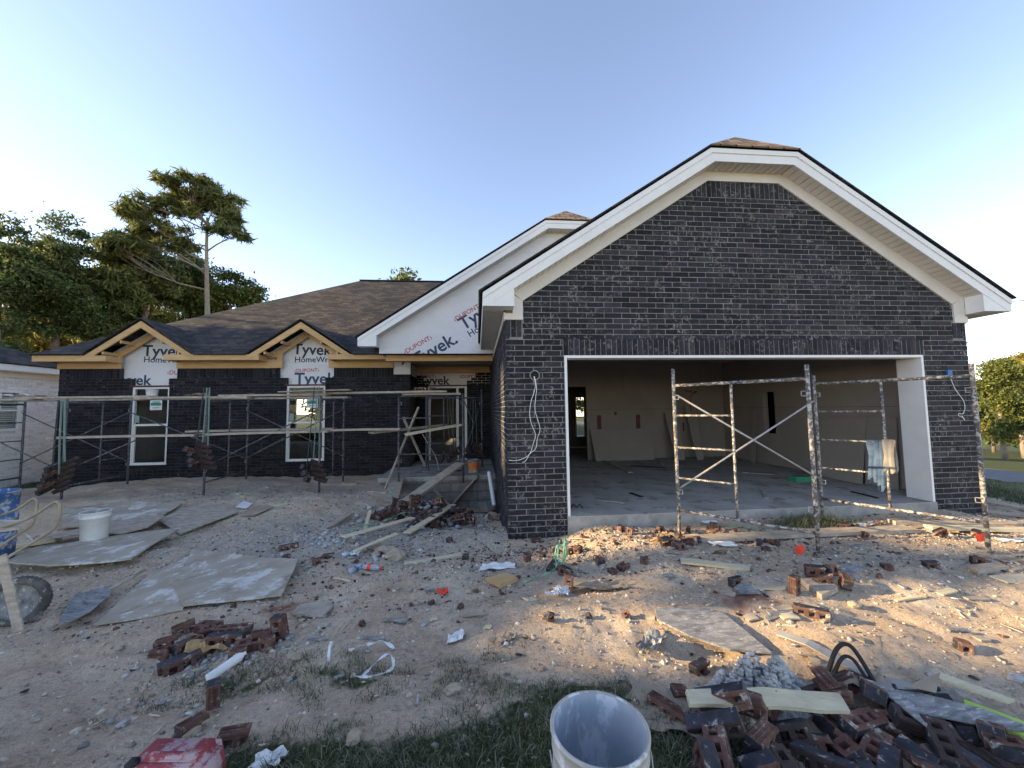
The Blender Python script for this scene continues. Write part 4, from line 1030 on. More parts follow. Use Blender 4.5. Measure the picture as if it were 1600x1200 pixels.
board([(95,830),(212,827),(252,812),(285,790),(200,790),(100,798)], 'dirt covered sheet behind the white bucket', 'plywood_sheet', 'plywood', 'ply', .018, .02)
board([(245,818),(281,838),(330,822),(374,803),(330,790),(285,800)], 'muddy sheet with a raised front edge on the mound', 'plywood_sheet', 'plywood', 'old_wood', .02, .03)
board([(1024,959),(1106,957),(1132,968),(1206,1026),(1141,1031),(1073,998),(1027,975)], 'grey scored hardboard sheet with cut corners on bare dirt', 'hardboard_sheet', 'sheet', 'ply_grey', .014, .012)
board([(455,962),(470,946),(515,940),(521,950),(502,966)], 'small split board scrap right of the large plywood sheet', 'board', 'board', 'old_wood', .015)
board([(1072,1117),(1190,1116),(1312,1115),(1330,1150),(1200,1148),(1078,1139)], 'pale yellowish board lying over bricks at the bottom', 'board', 'board', 'pale_wood', .02, .10)
board([(1391,1110),(1440,1122),(1540,1152),(1600,1172),(1630,1190),(1545,1180),(1440,1155)], 'bent grey fibre sheet over the bricks at lower right', 'sheet', 'sheet', 'ply_grey', .006, .12)
board([(1424,1122),(1450,1104),(1478,1096),(1468,1115),(1466,1132)], 'brown torn card flap standing in the lower right heap', 'card_flap', 'card', 'bag', .004, .16)
board([(1508,1128),(1560,1148),(1610,1170),(1605,1190),(1560,1170),(1512,1146)], 'bright lime green board at the right edge of the heap', 'board', 'board', 'lime', .03, .09)
board([(1474,1098),(1590,1143),(1578,1149),(1470,1106)], 'thin weathered lath above the lime green board', 'lath', 'lath', 'pale_wood', .015, .15)
board([(1350,1100),(1392,1110),(1460,1170),(1450,1178),(1395,1135)], 'narrow grey splinter of siding lying on the dark bricks', 'siding_strip', 'board', 'ply_grey', .008, .13)
board([(1062,875),(1172,887),(1172,894),(1064,882)], 'pale split plank lying alone in front of the left scaffold', 'plank', 'plank', 'pale_wood', .02)
board([(1250,913),(1282,909),(1310,927),(1284,938)], 'short thick board with bricks piled on its right end', 'board', 'board', 'old_wood', .045)
board([(1173,919),(1228,919),(1228,924),(1173,923)], 'thin lath lying left of the short thick board', 'lath', 'lath', 'pale_wood', .012)
board([(758,909),(790,902),(809,909),(782,920)], 'short new lumber block with orange cut end', 'lumber_block', 'block', 'wood', .04)
board([(1306,895),(1322,881),(1352,888),(1330,902)], 'pale grey tile sheet beside the scaffold leg', 'tile', 'tile', 'ply_grey', .01)
board([(1274,885),(1300,896),(1290,905),(1262,895)], 'brown wedge of board against the near scaffold leg', 'board', 'board', 'old_wood', .012, .05)
board([(1512,889),(1560,884),(1578,891),(1528,899)], 'short pale lumber piece by the right scaffold leg', 'lumber_block', 'block', 'old_wood', .04)
board([(1545,901),(1640,896),(1640,915),(1575,912)], 'flat pinkish board running off the right edge', 'board', 'board', 'pale_wood', .012)
board([(1194,965),(1238,955),(1240,960),(1200,972)], 'dark grey shingle scrap on reddish dirt', 'shingle_scrap', 'shingle', 'ply_grey', .006)
board([(1147,922),(1158,915),(1185,926),(1190,932),(1158,932)], 'grey paper faced scrap beside the thin lath', 'scrap', 'scrap', 'ply_grey', .008, .01)
board([(1213,975),(1242,977),(1242,980),(1213,979)], 'small stick right of the scored hardboard sheet', 'stick', 'stick', 'pale_wood', .01)
plank(632,883, 720,868,.09,'pale plank ending at the short red brick','pale_wood',.02)
plank(1075,846,1425,829,.19,'grey plank along the ground before the garage opening','old_wood',.04)
plank(1392,818,1640,824,.14,'weathered plank at the foot of the right brick pier','old_wood',.05)
plank(1450,826,1660,832,.12,'second plank lying in front of the one at the right pier','pale_wood',.04)
plank(1545,788,1680,812,.12,'plank slanting across the grass edge right of the house','old_wood',.04)
plank(1548,803,1680,818,.09,'narrow dark batten beside the slanting plank at the right','old_wood',.04)
plank(1555,820,1640,838,.10,'short brown board at the right frame edge','wood',.03)
plank(605,808,722,724,.26,'long scaffold plank leaning from the rubble up to the porch','old_wood',.04,p1=onY(719,724,3.4))
plank(704,793,745,742,.26,'wide plank leaning on the porch edge beside the block','old_wood',.04,p1=onY(747,743,3.62))
plank(610,785,622,748,.28,'short plank leaning on the left end of the porch','old_wood',.04,p1=onY(621,748,3.6))
plank(536,852,645,826,.10,'pale lath on the front of the rubble heap','pale_wood',.015,.10,.16)
plank(552,868,620,846,.06,'thin lath below the pale one on the rubble front','pale_wood',.012,.04,.10)
plank(636,838,708,812,.12,'yellow fresh board lying up the right side of the rubble heap','pale_wood',.02,.04,.26)
plank(569,836,578,814,.05,'short pale stick standing in the left of the rubble','pale_wood',.02,.02,.16)
plank(673,774,708,806,.05,'thin stick from the porch boards down to the rubble','old_wood',.02,.2,.1)
for i in range(5): plank(668+i*3,777+i*3.2,750,779+i*2.6,.09,('topmost','second','middle','fourth','lowest')[i]+' board of the low stack under the leaning wide plank','old_wood',.02,.34-.07*i,.30-.06*i,group='boards stacked under the leaning planks')
plank(375,800,460,786,.05,'long pale lath on the mound below the brick bundle','pale_wood',.015)
plank(378,776,405,768,.07,'short pale lath high on the mound','pale_wood',.015)
board([(376,808),(395,793),(420,791),(424,796),(396,808)],'curled brown card on the mound','card_flap','card','bag',.004,.02)
board([(367,793),(380,785),(395,787),(385,797)],'pale blue sheet scrap on the mound','scrap','scrap','paper',.004,.01)
plank(500,832,548,808,.10,'dark board end propped on the gravel left of the rubble','old_wood',.03,.0,.05)
plank(30,857,92,847,.12,'short board beneath the barrow handles','pale_wood',.04,.02,.02)
plank(22,872,85,858,.12,'rough board lying nearer beneath the barrow handles','old_wood',.04,.0,.0)
plank(510,758,560,757,.08,'flat board at the foot of the brick wall behind the scaffold','old_wood',.03,.0,.0)
plank(575,770,615,772,.08,'half buried board by the left corner of the porch','old_wood',.05,.0,.0)
R_ = random.Random(77)
for i in range(46):
    u, v = R_.uniform(430, 1580), R_.uniform(825, 1000); L_ = R_.uniform(8, 40); a_ = R_.uniform(-.5, .5); p0_ = at(u, v); p1_ = at(u+L_*math.cos(a_), v+L_*math.sin(a_)*.6)
    plank(0, 0, 0, 0, R_.uniform(.02, .07), 'small wood or siding scrap lying loose on the bare yard', R_.choice(('old_wood', 'pale_wood', 'old_wood', 'ply_grey', 'bag')), .012, p0=p0_+Vector((0, 0, .008)), p1=p1_+Vector((0, 0, .012)), name='wood_scrap', cat='scrap', group='small scraps loose in the yard')
# long bent trim strip
mb = MB(); P = [at(u, v) for u, v in ((1216,994),(1262,1012),(1310,1035),(1370,1062),(1440,1090),(1500,1108),(1560,1135),(1640,1175))]
vs = []; fs = []
for i, p in enumerate(P):
    d = (P[min(i+1, 7)]-P[max(i-1, 0)]).normalized(); sd = d.cross(Vector((0, 0, 1))).normalized(); wv = .035+.008*i
    z = Vector((0, 0, .02+.012*math.sin(i*1.7)+(.03 if i > 4 else 0)))
    for s_, q in ((-1, 0), (1, 0), (1, 1), (-1, 1)): vs.append(p+sd*s_*wv+z+Vector((0, 0, q*.006)))
for i in range(7):
    for k in range(4): fs.append((i*4+k, i*4+(k+1) % 4, i*4+4+(k+1) % 4, i*4+4+k))
mb.add(vs, fs+[(3,2,1,0),(28,29,30,31)]); solo(mb, 'trim_strip', 'pale_grey' if 'pale_grey' in MT else 'concrete', 'long bent grey trim strip crossing the dirt above the heap', 'trim strip')

def crumple(loc, sx, sy, sz, mat, name, label, cat, seed=0, n=10, th=.003, yaw=0., group=None):
    R_ = random.Random(seed); vs = []; fs = []
    for lay in (0, 1):
        for i in range(n):
            for j in range(n):
                x, y = i/(n-1)-.5, j/(n-1)-.5
                e = .5*noise.noise(Vector((x*2.5+seed, y*2.5, 3)))
                z = sz*(.35+.5*noise.noise(Vector((x*3.1+seed*7, y*3.3, 1.3)))+.35*abs(noise.noise(Vector((x*7, y*7+seed, 5)))))
                X, Y = sx*x*(1+e), sy*y*(1+e)
                q = Matrix.Rotation(D2R(yaw), 3, 'Z') @ Vector((X, Y, max(z, .002)+lay*th)); vs.append(Vector(loc)+q)
    for lay in (0, 1):
        for i in range(n-1):
            for j in range(n-1):
                a = lay*n*n+i*n+j; fs.append((a, a+1, a+n+1, a+n))
    mb = MB(); mb.add(vs, fs); return solo(mb, name, mat, label, cat, group)
crumple(at(778,888), .34, .14, .05, 'paper', 'panel_scrap', 'white panel scrap on the gravel left of the green strapping', 'scrap', 2, yaw=5)
crumple(at(712,1001), .11, .11, .06, 'paper', 'paper_ball', 'crumpled white paper on bare dirt in the middle foreground', 'paper', 4)
crumple(at(785,1001), .14, .09, .03, 'bag', 'paper_scrap', 'pinkish paper scrap on the edge of the sunlit strip', 'paper', 6, yaw=30)
crumple(at(872,932), .20, .12, .09, 'clear', 'plastic_bag', 'clear plastic bag with purple tint beside the standing red brick', 'bag', 8)
crumple(at(1110,817), .22, .10, .03, 'paper', 'paper_sheet', 'white folded paper at the foot of the garage slab', 'paper', 9)
crumple(at(1352,822), .35, .16, .07, 'paper', 'paper_sheet', 'white torn wrapper on the planks right of the grass tuft', 'paper', 10)
crumple(at(1130,852), .28, .12, .05, 'paper', 'paper_scrap', 'crumpled white paper below the grey plank', 'paper', 12, yaw=-10)
crumple(at(1110,863), .30, .12, .06, 'bag', 'paper_scrap', 'dusty folded sack scrap below the crumpled white paper', 'sack', 13, yaw=-10)
crumple(at(1585,846), .34, .12, .04, 'paper', 'paper_sheet', 'white sheet scrap at the right edge by the scaffold leg', 'paper', 14, yaw=-10)
crumple(at(1486,834), .16, .08, .05, 'card', 'card_scrap', 'pale yellow card piece left of the right scaffold leg', 'card', 15)
crumple(at(1039,850), .26, .20, .16, 'card', 'cardboard', 'torn brown cardboard standing beside dark bricks before the slab', 'cardboard', 16, yaw=20)
crumple(at(940,922), .42, .14, .09, 'bag', 'roofing_scrap', 'curled brown felt strip right of the standing red brick', 'felt', 17)
crumple(at(1045,1118), .42, .30, .05, 'bag', 'paper_bag', 'flattened brown paper bag under the ribbed dark brick', 'bag', 18, n=14, yaw=-30)
crumple(at(596,862), .30, .22, .10, 'bag', 'sack', 'brown folded sack at the foot of the rubble heap', 'sack', 19, yaw=-30)
crumple(at(550,868), .20, .14, .07, 'clear', 'plastic_bag', 'blue clear plastic bag left of the folded sack', 'bag', 20)
crumple(at(1018,1010), .22, .12, .09, 'ply_grey', 'felt_scrap', 'dark curled scrap beside the scored hardboard sheet', 'scrap', 22, yaw=40)
crumple(at(317,1025), .22, .18, .13, 'card', 'card_scrap', 'yellowish torn card among bricks below the plywood', 'card', 23, yaw=40)
crumple(at(1330,1068), .40, .22, .10, 'bag', 'paper_bag', 'brown sack folded against the mortar heap', 'sack', 24, yaw=-30)
crumple(at(1500,1112), .36, .22, .10, 'bag', 'paper_sack', 'grey brown sack draped over the right of the heap', 'sack', 25, yaw=-30)
crumple(at(1240,1010), .03, .02, .02, 'paper', 'paper_scrap', 'tiny white litter speck above the long trim strip', 'litter', 26)
crumple(at(737,783), .25, .2, .15, 'bag', 'sack', 'dark crumpled sack behind the wide leaning plank', 'sack', 27)
crumple(at(752,800), .22, .16, .03, 'card', 'card_scrap', 'flat brown card in front of the concrete block', 'card', 28)
crumple(at(772,812), .24, .20, .20, 'bag', 'sack', 'crumpled brown sack leaning at the garage side wall', 'sack', 29)
crumple(at(420,1195), .12, .08, .06, 'white_plastic', 'plastic_disc', 'grey plastic disc in the weeds at the bottom right of the red can', 'lid', 30)
# ribbon-like white strapping
def strap(pts, wd, mat, name, label, cat, lift=.012):
    P = [at(u, v)+Vector((0, 0, lift+h)) for u, v, h in pts]
    for _ in range(2):
        Q = [P[0]]
        for a, b in zip(P[:-1], P[1:]): Q += [a*.75+b*.25, a*.25+b*.75]
        P = Q+[P[-1]]
    mb = MB(); vs = []; fs = []
    for i, p in enumerate(P):
        d = (P[min(i+1, len(P)-1)]-P[max(i-1, 0)]).normalized(); sd = d.cross(Vector((0, .5, 1))).normalized(); n_ = sd.cross(d)
        tw = Matrix.Rotation(math.sin(i*.9)*.8, 3, d); sd = tw @ sd; n_ = tw @ n_
        for s_, q in ((-1, 0), (1, 0), (1, 1), (-1, 1)): vs.append(p+sd*s_*wd/2+n_*q*.0015)
    for i in range(len(P)-1):
        for k in range(4): fs.append((i*4+k, i*4+(k+1) % 4, i*4+4+(k+1) % 4, i*4+4+k))
    mb.add(vs, fs); return solo(mb, name, mat, label, cat)
strap([(567,1060,0),(585,1045,.02),(605,1036,.05),(614,1040,.04),(616,1052,.02),(600,1056,0),(575,1062,0),(552,1060,0)], .018, 'paper', 'plastic_strap', 'white plastic strap looped on the dirt above the weeds', 'strap')
strap([(566,1016,.03),(580,1026,.02),(595,1034,.02),(608,1034,.03)], .022, 'bag', 'cloth_strap', 'brown strap strip above the white loop', 'strap')
strap([(513,1036,.0),(514,1026,.03),(517,1018,.05)], .02, 'paper', 'plastic_strip', 'upright white plastic strip left of the looped strap', 'strip')
strap([(545,1022,.01),(560,1018,.02),(580,1016,.03),(600,1013,.04),(618,1018,.0)], .025, 'paper', 'plastic_strap', 'crinkled white strip above the looped strap', 'strap')
strap([(818,912,0),(840,905,.01),(858,900,.02),(872,898,.06),(866,885,.10),(872,872,.16),(884,874,.10),(880,892,.04),(870,890,.1),(875,875,.2)], .020, 'green', 'strap', 'tangled pale green strapping on the gravel before the garage', 'strap')
strap([(878,893,.02),(882,880,.16),(884,868,.24),(886,880,.12),(878,898,.0)], .016, 'green', 'strap', 'upright loop of green strapping left of the red brick with holes', 'strap')
strap([(542,838,.05),(560,832,.08),(575,830,.08),(590,826,.1)], .03, 'green', 'strap', 'green straps at the left foot of the rubble heap', 'strap')
strap([(598,828,.12),(615,824,.16),(632,820,.2),(645,822,.2)], .025, 'green', 'strap', 'green strap across the front of the rubble heap', 'strap')
strap([(605,808,.22),(610,812,.2),(614,800,.30),(606,796,.36)], .02, 'green_strap_dirty', 'strap', 'pale green strap standing up in the rubble heap', 'strap')
strap([(680,812,.25),(684,802,.34),(690,800,.34),(688,812,.26)], .02, 'green', 'strap', 'green strap curl at the right of the rubble heap', 'strap')
strap([(1120,822,0),(1150,824,.01),(1175,827,.01),(1190,829,0)], .02, 'green', 'strap', 'dark green strap along the foot of the slab', 'strap')
strap([(350,771,0),(372,772,.01),(392,775,.01)], .02, 'green_strap_dirty', 'strap', 'faded green strap near the top of the mound', 'strap')
# black hose loops at the heap
def hose(pts, r, mat, name, label, cat, lift=.0, world=False):
    P = [Vector(p) for p in pts] if world else [at(u, v)+Vector((0, 0, lift+h)) for u, v, h in pts]
    for _ in range(3):
        Q = [P[0]]
        for a, b in zip(P[:-1], P[1:]): Q += [a*.75+b*.25, a*.25+b*.75]
        P = Q+[P[-1]]
    return solo(MB().tube(P, r, 8), name, mat, label, cat, smooth=True)
hose([(1295,1062,.05),(1310,1052,.16),(1330,1052,.18),(1350,1066,.12),(1370,1088,.06)], .012, 'black', 'rubber_hose', 'outer black rubber hose loop above the brick heap', 'hose')
hose([(1302,1064,.03),(1318,1056,.12),(1335,1060,.12),(1352,1078,.08),(1372,1096,.05)], .010, 'black', 'rubber_hose', 'inner black rubber hose loop above the brick heap', 'hose')
hose([(1352,1074,.06),(1390,1096,.06),(1430,1100,.06),(1468,1096,.07)], .012, 'black', 'rolled_felt', 'dark rolled felt running right from the hose loops', 'felt')

# ------------------------------------------------------------------ buckets, barrel, can, barrow, shovel
def bucket(c, rt, rb, h, label, inner='bucket_in', outer='mortar_plastic', ribs=(), lip=True, tilt=None, name='bucket', label_mat=None, handle=False):
    t = thing(name, label, 'bucket', c); M = Matrix(tilt) if tilt is not None else Matrix.Identity(3)
    prof = [(0, 0), (rb*.98, 0), (rb, .01)]
    for zz in ribs:
        r0 = rb+(rt-rb)*zz/h; prof += [(r0-.002+.002, zz-.008), (r0+.005, zz-.006), (r0+.005, zz+.0), (r0+.001, zz+.002)]
    prof += [(rt, h-.012), (rt+.006, h-.010), (rt+.006, h), (rt-.002, h+.002), (rt-.006, h-.002)]
    b = MB().lathe((0, 0, 0), prof, 48, 0, M).build('body', outer, None, True); b.parent = t
    b = MB().lathe((0, 0, 0), [(rt-.0055, h-.003), (rb-.008+.004, .03), (rb-.012, .016), (0, .015)], 48, 0, M).build('inside', inner, None, True); b.parent = t
    if label_mat:
        rr = lambda z: rb+(rt-rb)*z/h+.0015
        b = MB().lathe((0, 0, 0), [(rr(h*.22), h*.22), (rr(h*.8), h*.8)], 48, 0, M).build('wrapper', label_mat, None, True); b.parent = t
    if handle:
        pts = [M @ Vector((math.cos(a)*(rt+.012), math.sin(a)*.02-(rt+.012)*math.sin(a)*0-.0, h-.05+0)) for a in (0, math.pi)]
        P = [M @ Vector(((rt+.010)*math.cos(a), -(rt+.015)*abs(math.sin(a))*.95, h-.06-.12*math.sin(a))) for a in np.linspace(0, math.pi, 18)]
        b = MB().tube(P, .0025, 6).build('handle', 'steel_grey', None, True); b.parent = t
    return t
def D_(u, v, z): return CAM+(FA*FPX+RA*(u-800)-UA*(v-600))/FPX*z
q = D_(936, 1131, 1.235); gq = float(gh(q.x, q.y))
bucket(Vector((q.x, q.y, q.z-.375)), .151, .131, .37, 'large mortar crusted bucket standing open in the grass at the bottom', ribs=(.20, .265, .315), handle=True)
q = at(147, 851); bucket(q-Vector((0, 0, .01)), .155, .132, .46, 'white plaster crusted bucket on the sheets at the left', 'mortar_plastic', 'white_plastic', ribs=(.39,), handle=False)
q = at(-34, 893); bar_ = bucket(q, .28, .26, .92, 'tall blue plastic barrel spattered with mortar at the left edge', 'blue_plastic', 'blue_plastic', ribs=(.3, .6), name='barrel'); bar_['category'] = 'barrel'
q = onY(740, 741, 4.1); bucket(Vector((q.x, q.y, -.03)), .135, .12, .30, 'small bucket with an orange wrapper standing on the porch', 'bucket_in', 'mortar_plastic', name='bucket', label_mat='orange')
q = onY(237, 625, 3.4); bucket(Vector((q.x, q.y, 1.79)), .10, .085, .16, 'small white tub on the upper scaffold plank by the left window', 'white_plastic', 'white_plastic')
# red fuel can at the bottom edge
t0 = at(262, 1250); t = thing('fuel_can', 'dusty red plastic fuel can lying at the bottom edge in the weeds', 'can', Vector((t0.x, t0.y, t0.z)))
def rounded(sx, sy, sz, r, name, mat, parent, loc=(0, 0, 0), rz=0., taper=1.):
    bm = bmesh.new(); bmesh.ops.create_cube(bm, size=1)
    for v in bm.verts:
        k = taper if v.co.z > 0 else 1; v.co = Vector((v.co.x*sx*k, v.co.y*sy*k, v.co.z*sz))
    bmesh.ops.bevel(bm, geom=bm.edges[:], offset=r, segments=5, affect='EDGES')
    for v in bm.verts: v.co += .002*noise.noise_vector(v.co*9)
    me = bpy.data.meshes.new(name); bm.to_mesh(me); bm.free(); me.materials.append(MT[mat]); me.polygons.foreach_set('use_smooth', [True]*len(me.polygons))
    o = bpy.data.objects.new(name, me); COL.objects.link(o); o.parent = parent; o.location = loc; o.rotation_euler = (0, 0, rz); return o
top = D_(262, 1176, 1.42)
rounded(.34, .24, .17, .03, 'body', 'red_plastic', t, (0, 0, .08), -.1, .88)
rounded(.20, .04, .025, .010, 'handle', 'red_plastic', t, (0.02, -.02, .172), -.1)
rounded(.04, .04, .025, .008, 'cap', 'black', t, (-.11, -.03, .17), 0)
# white ribbed bottle leaning on its brick
p = at(322, 1092)+Vector((0, 0, .11)); d = Vector((.16, .20, .06)).normalized()
Mb = d.to_track_quat('Z', 'Y').to_matrix()
t = thing('bottle', 'white ribbed plastic bottle lying against a brick above the weeds', 'bottle', p)
prof = [(0, 0), (.024, .0)]
for i in range(14): prof += [(.028-.003*math.sin(i*.3), .008+i*.012), (.0255, .014+i*.012)]
prof += [(.025, .178), (.010, .198), (.010, .21), (0, .21)]
b = MB().lathe((0, 0, 0), prof, 20, 0, Mb).build('body', 'white_plastic', None, True); b.parent = t
# clear bottles near the gravel
for (u, v), yaw, lab in (((546, 898), 60, 'clear crushed drink bottle at the left of the pair on the gravel'), ((568, 890), -20, 'clear bottle with red wrapper right of the crushed one')):
    p = at(u, v)+Vector((0, 0, .03)); d = Vector((math.cos(D2R(yaw)), math.sin(D2R(yaw)), .03)); Mb = d.to_track_quat('Z', 'Y').to_matrix()
    t = thing('drink_bottle', lab, 'bottle', p)
    b = MB().lathe((0, 0, 0), [(0, 0), (.030, .004), (.033, .05), (.027, .08), (.033, .11), (.031, .15), (.013, .19), (.013, .205)], 16, 0, Mb).build('body', 'clear', None, True); b.parent = t
    b = MB().lathe((0, 0, 0), [(.015, .20), (.015, .22), (0, .22)], 12, 0, Mb).build('cap', 'blue_plastic' if u < 550 else 'red_flag', None, True); b.parent = t
    b = MB().lathe((0, 0, 0), [(.0335, .06), (.0335, .10)], 16, 0, Mb).build('wrapper', 'blue_plastic' if u < 550 else 'red_flag', None, True); b.parent = t
crumple(at(691, 929), .09, .08, .07, 'red_flag', 'rubber_glove', 'small orange red scrap on the sunlit dirt left of the lumber block', 'scrap', 33)
# wheelbarrow, tipped beside the barrel
wc = D_(30, 932, 3.35); g0 = float(gh(wc.x, wc.y)); wc.z = g0+.19
t = thing('wheelbarrow', 'muddy wheelbarrow with yellow tube handles at the left edge', 'wheelbarrow', Vector((wc.x, wc.y, g0)))
def lp(u, v, z): return D_(u, v, z)-Vector(t.location)
ax_ = (CAM-wc).normalized(); ax_ = Vector((.35, -1, 0)).normalized(); Mw = ax_.to_track_quat('Z', 'Y').to_matrix(); cw = wc-Vector(t.location)
R0 = .20
prof = [(R0-.055, -.035), (R0-.03, -.045), (R0-.008, -.04), (R0, -.022)]
tprof = prof+[(R0+.001, 0)]+[(r, -z) for r, z in prof[::-1]]+[(R0-.06, .02), (R0-.06, -.02), (R0-.055, -.035)]
wh = MB().lathe(cw, tprof, 40, 0, Mw).build('wheel', 'tyre', None, True); wh.parent = t
tr = MB()
for k in range(40):
    a = 2*math.pi*k/40; q = cw+Mw @ Vector((R0*math.cos(a), R0*math.sin(a), 0)); tr.box(q, (.005, .009, .055), Mw @ Matrix.Rotation(a, 3, 'Z'))
o = tr.build('tread', 'tyre'); o.parent = wh
o = MB().lathe(cw, [(0, -.012), (.05, -.016), (.10, -.006), (.135, -.02), (.146, -.034), (.146, .034), (.135, .02), (0, .016)], 32, 0, Mw).build('rim', 'ply_grey', None, True); o.parent = wh
o = MB().lathe(cw, [(0, -.06), (.022, -.058), (.024, .058), (0, .06)], 16, 0, Mw).build('axle', 'steel_grey', None, True); o.parent = wh
o = MB().bar(lp(2, 868, 3.15), lp(32, 995, 3.05), .07, .012, (0, -1, .2)).bar(lp(20, 990, 3.05), lp(42, 985, 3.05), .07, .012).build('leg', 'old_wood', None); o.parent = t
for nm, pts in (('handle', [(-60,835,3.9),(0,806,3.9),(30,795,3.9),(52,778,3.9),(58,782,3.9),(57,800,3.9),(50,822,3.85),(20,840,3.8),(-20,868,3.7)]), ('handle', [(-60,838,3.5),(20,820,3.5),(50,808,3.5),(88,782,3.5),(94,788,3.5),(92,812,3.5),(84,828,3.5),(50,848,3.5),(10,872,3.4)])):
    P = [lp(*p) for p in pts]
    for _ in range(2):
        Q = [P[0]]
        for a, b in zip(P[:-1], P[1:]): Q += [a*.8+b*.2, a*.2+b*.8]
        P = Q+[P[-1]]
    o = MB().tube(P, .0125, 10).build(nm, 'gold', None, True); o.parent = t
mb = MB(); P = [lp(*p) for p in ((-90, 800, 3.7), (5, 812, 3.65), (52, 812, 3.6), (30, 824, 3.5), (-90, 840, 3.4))]; mb.poly(P, (0, 0, -.02)); o = mb.build('tray', 'old_wood'); o.parent = t
o = MB().tube([lp(40, 832, 3.55), lp(52, 845, 3.5)], .008, 8).build('brace', 'steel_grey'); o.parent = t
# shovel
t0 = at(135, 960); t = thing('shovel', 'worn grey shovel blade with wooden handle lying on the sand', 'shovel', t0)
P = [at(u, v) for u, v in ((91,988),(95,972),(108,950),(118,940),(135,934),(174,922),(176,926),(170,940),(140,966),(112,984))]
mb = MB(); cx_ = sum((p for p in P), Vector())/len(P)
vs = [cx_+Vector((0, 0, .015))]+[p+Vector((0, 0, .05+.02*(i % 3 == 0))) for i, p in enumerate(P)]; n = len(P)
vs += [v+Vector((0, 0, .004)) for v in vs]
fs = [(0, i+1, (i+1) % n+1) for i in range(n)]+[(n+1, n+2+(i+1) % n, n+2+i) for i in range(n)]+[(i+1, n+2+i, n+2+(i+1) % n, (i+1) % n+1) for i in range(n)]
mb.add([v-t0 for v in vs], fs); o = mb.build('blade', 'ply_grey', None, False); o.parent = t
o = MB().tube([at(168, 932)+Vector((0, 0, .06))-t0, at(195, 920)+Vector((0, 0, .08))-t0, at(226, 905)+Vector((0, 0, .10))-t0], .016, 10).build('handle', 'old_wood', None, True); o.parent = t
# concrete block
q = at(762, 800); t = thing('concrete_block', 'hollow concrete block resting beside the garage side wall', 'concrete block', q)
mb = MB(); L, Wd, H_ = .39, .19, .19; s_ = .03
for a, b, c_, d_ in ((-L/2, L/2, -Wd/2, -Wd/2+s_), (-L/2, L/2, Wd/2-s_, Wd/2)): mb.b(a, b, c_, d_, 0, H_)
for x in (-L/2+s_/2, 0, L/2-s_/2): mb.b(x-s_/2, x+s_/2, -Wd/2+s_, Wd/2-s_, .001, H_-.001)
o = mb.build('body', 'block', None); o.parent = t; o.rotation_euler = (D2R(8), D2R(-10), D2R(-62)); o.location = (0, 0, .04)
# pipe beside it
hose([(onY(764, 738, 3.5)), (onY(768, 762, 3.2)), (onY(772, 790, 2.9))], .045, 'white_trim', 'drain_pipe', 'white plastic pipe leaning between the block and the garage side wall', 'pipe', world=True)
# survey flags
for (u, v), (fu, fv), lab in (((1258, 876), (1252, 860), 'red marker flag left of the near scaffold leg'), ((1541, 868), (1539, 838), 'red marker flag tied at the right scaffold leg')):
    p = at(u, v); hh = .16 if u < 1400 else .24; t = thing('marker_flag', lab, 'flag', p)
    o = MB().tube([(0, 0, -.02), (-.01, 0, hh)], .0025, 6).build('wire', 'steel_grey'); o.parent = t
    mb = MB(); n = 7; vs = []; fs = []
    for i in range(n):
        for j in range(5):
            x, z = -i/(n-1)*.085, hh-j/4*.085-.01*i/(n-1); vs.append((x-.01, .014*math.sin(i*1.3+j*.4)*(i/(n-1))-.006, z))
    vs += [(x, y+.0015, z) for x, y, z in vs]
    for l in (0, 1):
        for i in range(n-1):
            for j in range(4): a = l*n*5+i*5+j; fs.append((a, a+1, a+6, a+5))
    mb.add(vs, fs); o = mb.build('flag', 'red_flag', None, True); o.parent = t

# ------------------------------------------------------------------ scaffolding
def frame(par, A, B, zt=1.72, zb=.12, fr=.48, rungs=(.53, .92, 1.33), tops=(.14, .14), mat='steel', ladder='A', r=.0215):
    """one welded mason's frame between leg feet A and B (heights are absolute)"""
    A, B = Vector(A), Vector(B); L = Vector(par.location)
    def P(f, z): q = A.lerp(B, f); return Vector((q.x, q.y, z))-L
    def tb(a, b, rr, nm): o = MB().tube([a, a.lerp(b, .33), a.lerp(b, .66), b], rr, 10).build(nm, mat, None, True); o.parent = par; return o
    l1 = tb(Vector((A.x, A.y, A.z))-L, P(0, zt+tops[0]), r, 'leg'); l2 = tb(Vector((B.x, B.y, B.z))-L, P(1, zt+tops[1]), r, 'leg')
    tb(P(.015, zt), P(.985, zt), r*.92, 'top_rail'); tb(P(.015, zb), P(.985, zb), r*.85, 'bottom_rail')
    f2 = fr if ladder == 'A' else 1-fr
    tb(P(f2, zb), P(f2, zt), r*.7, 'inner_post')
    e0, e1 = (0.02, f2) if ladder == 'A' else (f2, .98)
    for z in rungs: tb(P(e0, z), P(e1, z), r*.6, 'rung')
    for f, lg in ((0, l1), (1, l2)):
        for z in (zt-.14, zb+.25):
            q = P(f, z); s_ = 1 if f == 0 else -1
            d = (B-A); d.z = 0; d.normalize()
            m = MB().tube([q+d*s_*.02+Vector((0, 0, -.04)), q+d*s_*.06+Vector((0, 0, -.04)), q+d*s_*.06+Vector((0, 0, .01)), q+d*s_*.02+Vector((0, 0, .01))], .006, 6)
            o = m.build('brace_lock', 'steel_grey'); o.parent = lg
def brace(par, a, b, mat='steel_grey', r=.013):
    L = Vector(par.location); o = MB().tube([Vector(a)-L, Vector(b)-L], r, 8).build('cross_brace', mat, None, True); o.parent = par
FA_, NA_, FB_, NB_ = (2.17, -.36), (3.09, -1.42), (4.36, -.15), (5.09, -1.40)
t = thing('scaffold', 'mortar spattered steel scaffold of two frames in front of the open garage', 'scaffold', (3.6, -.9, -.1))
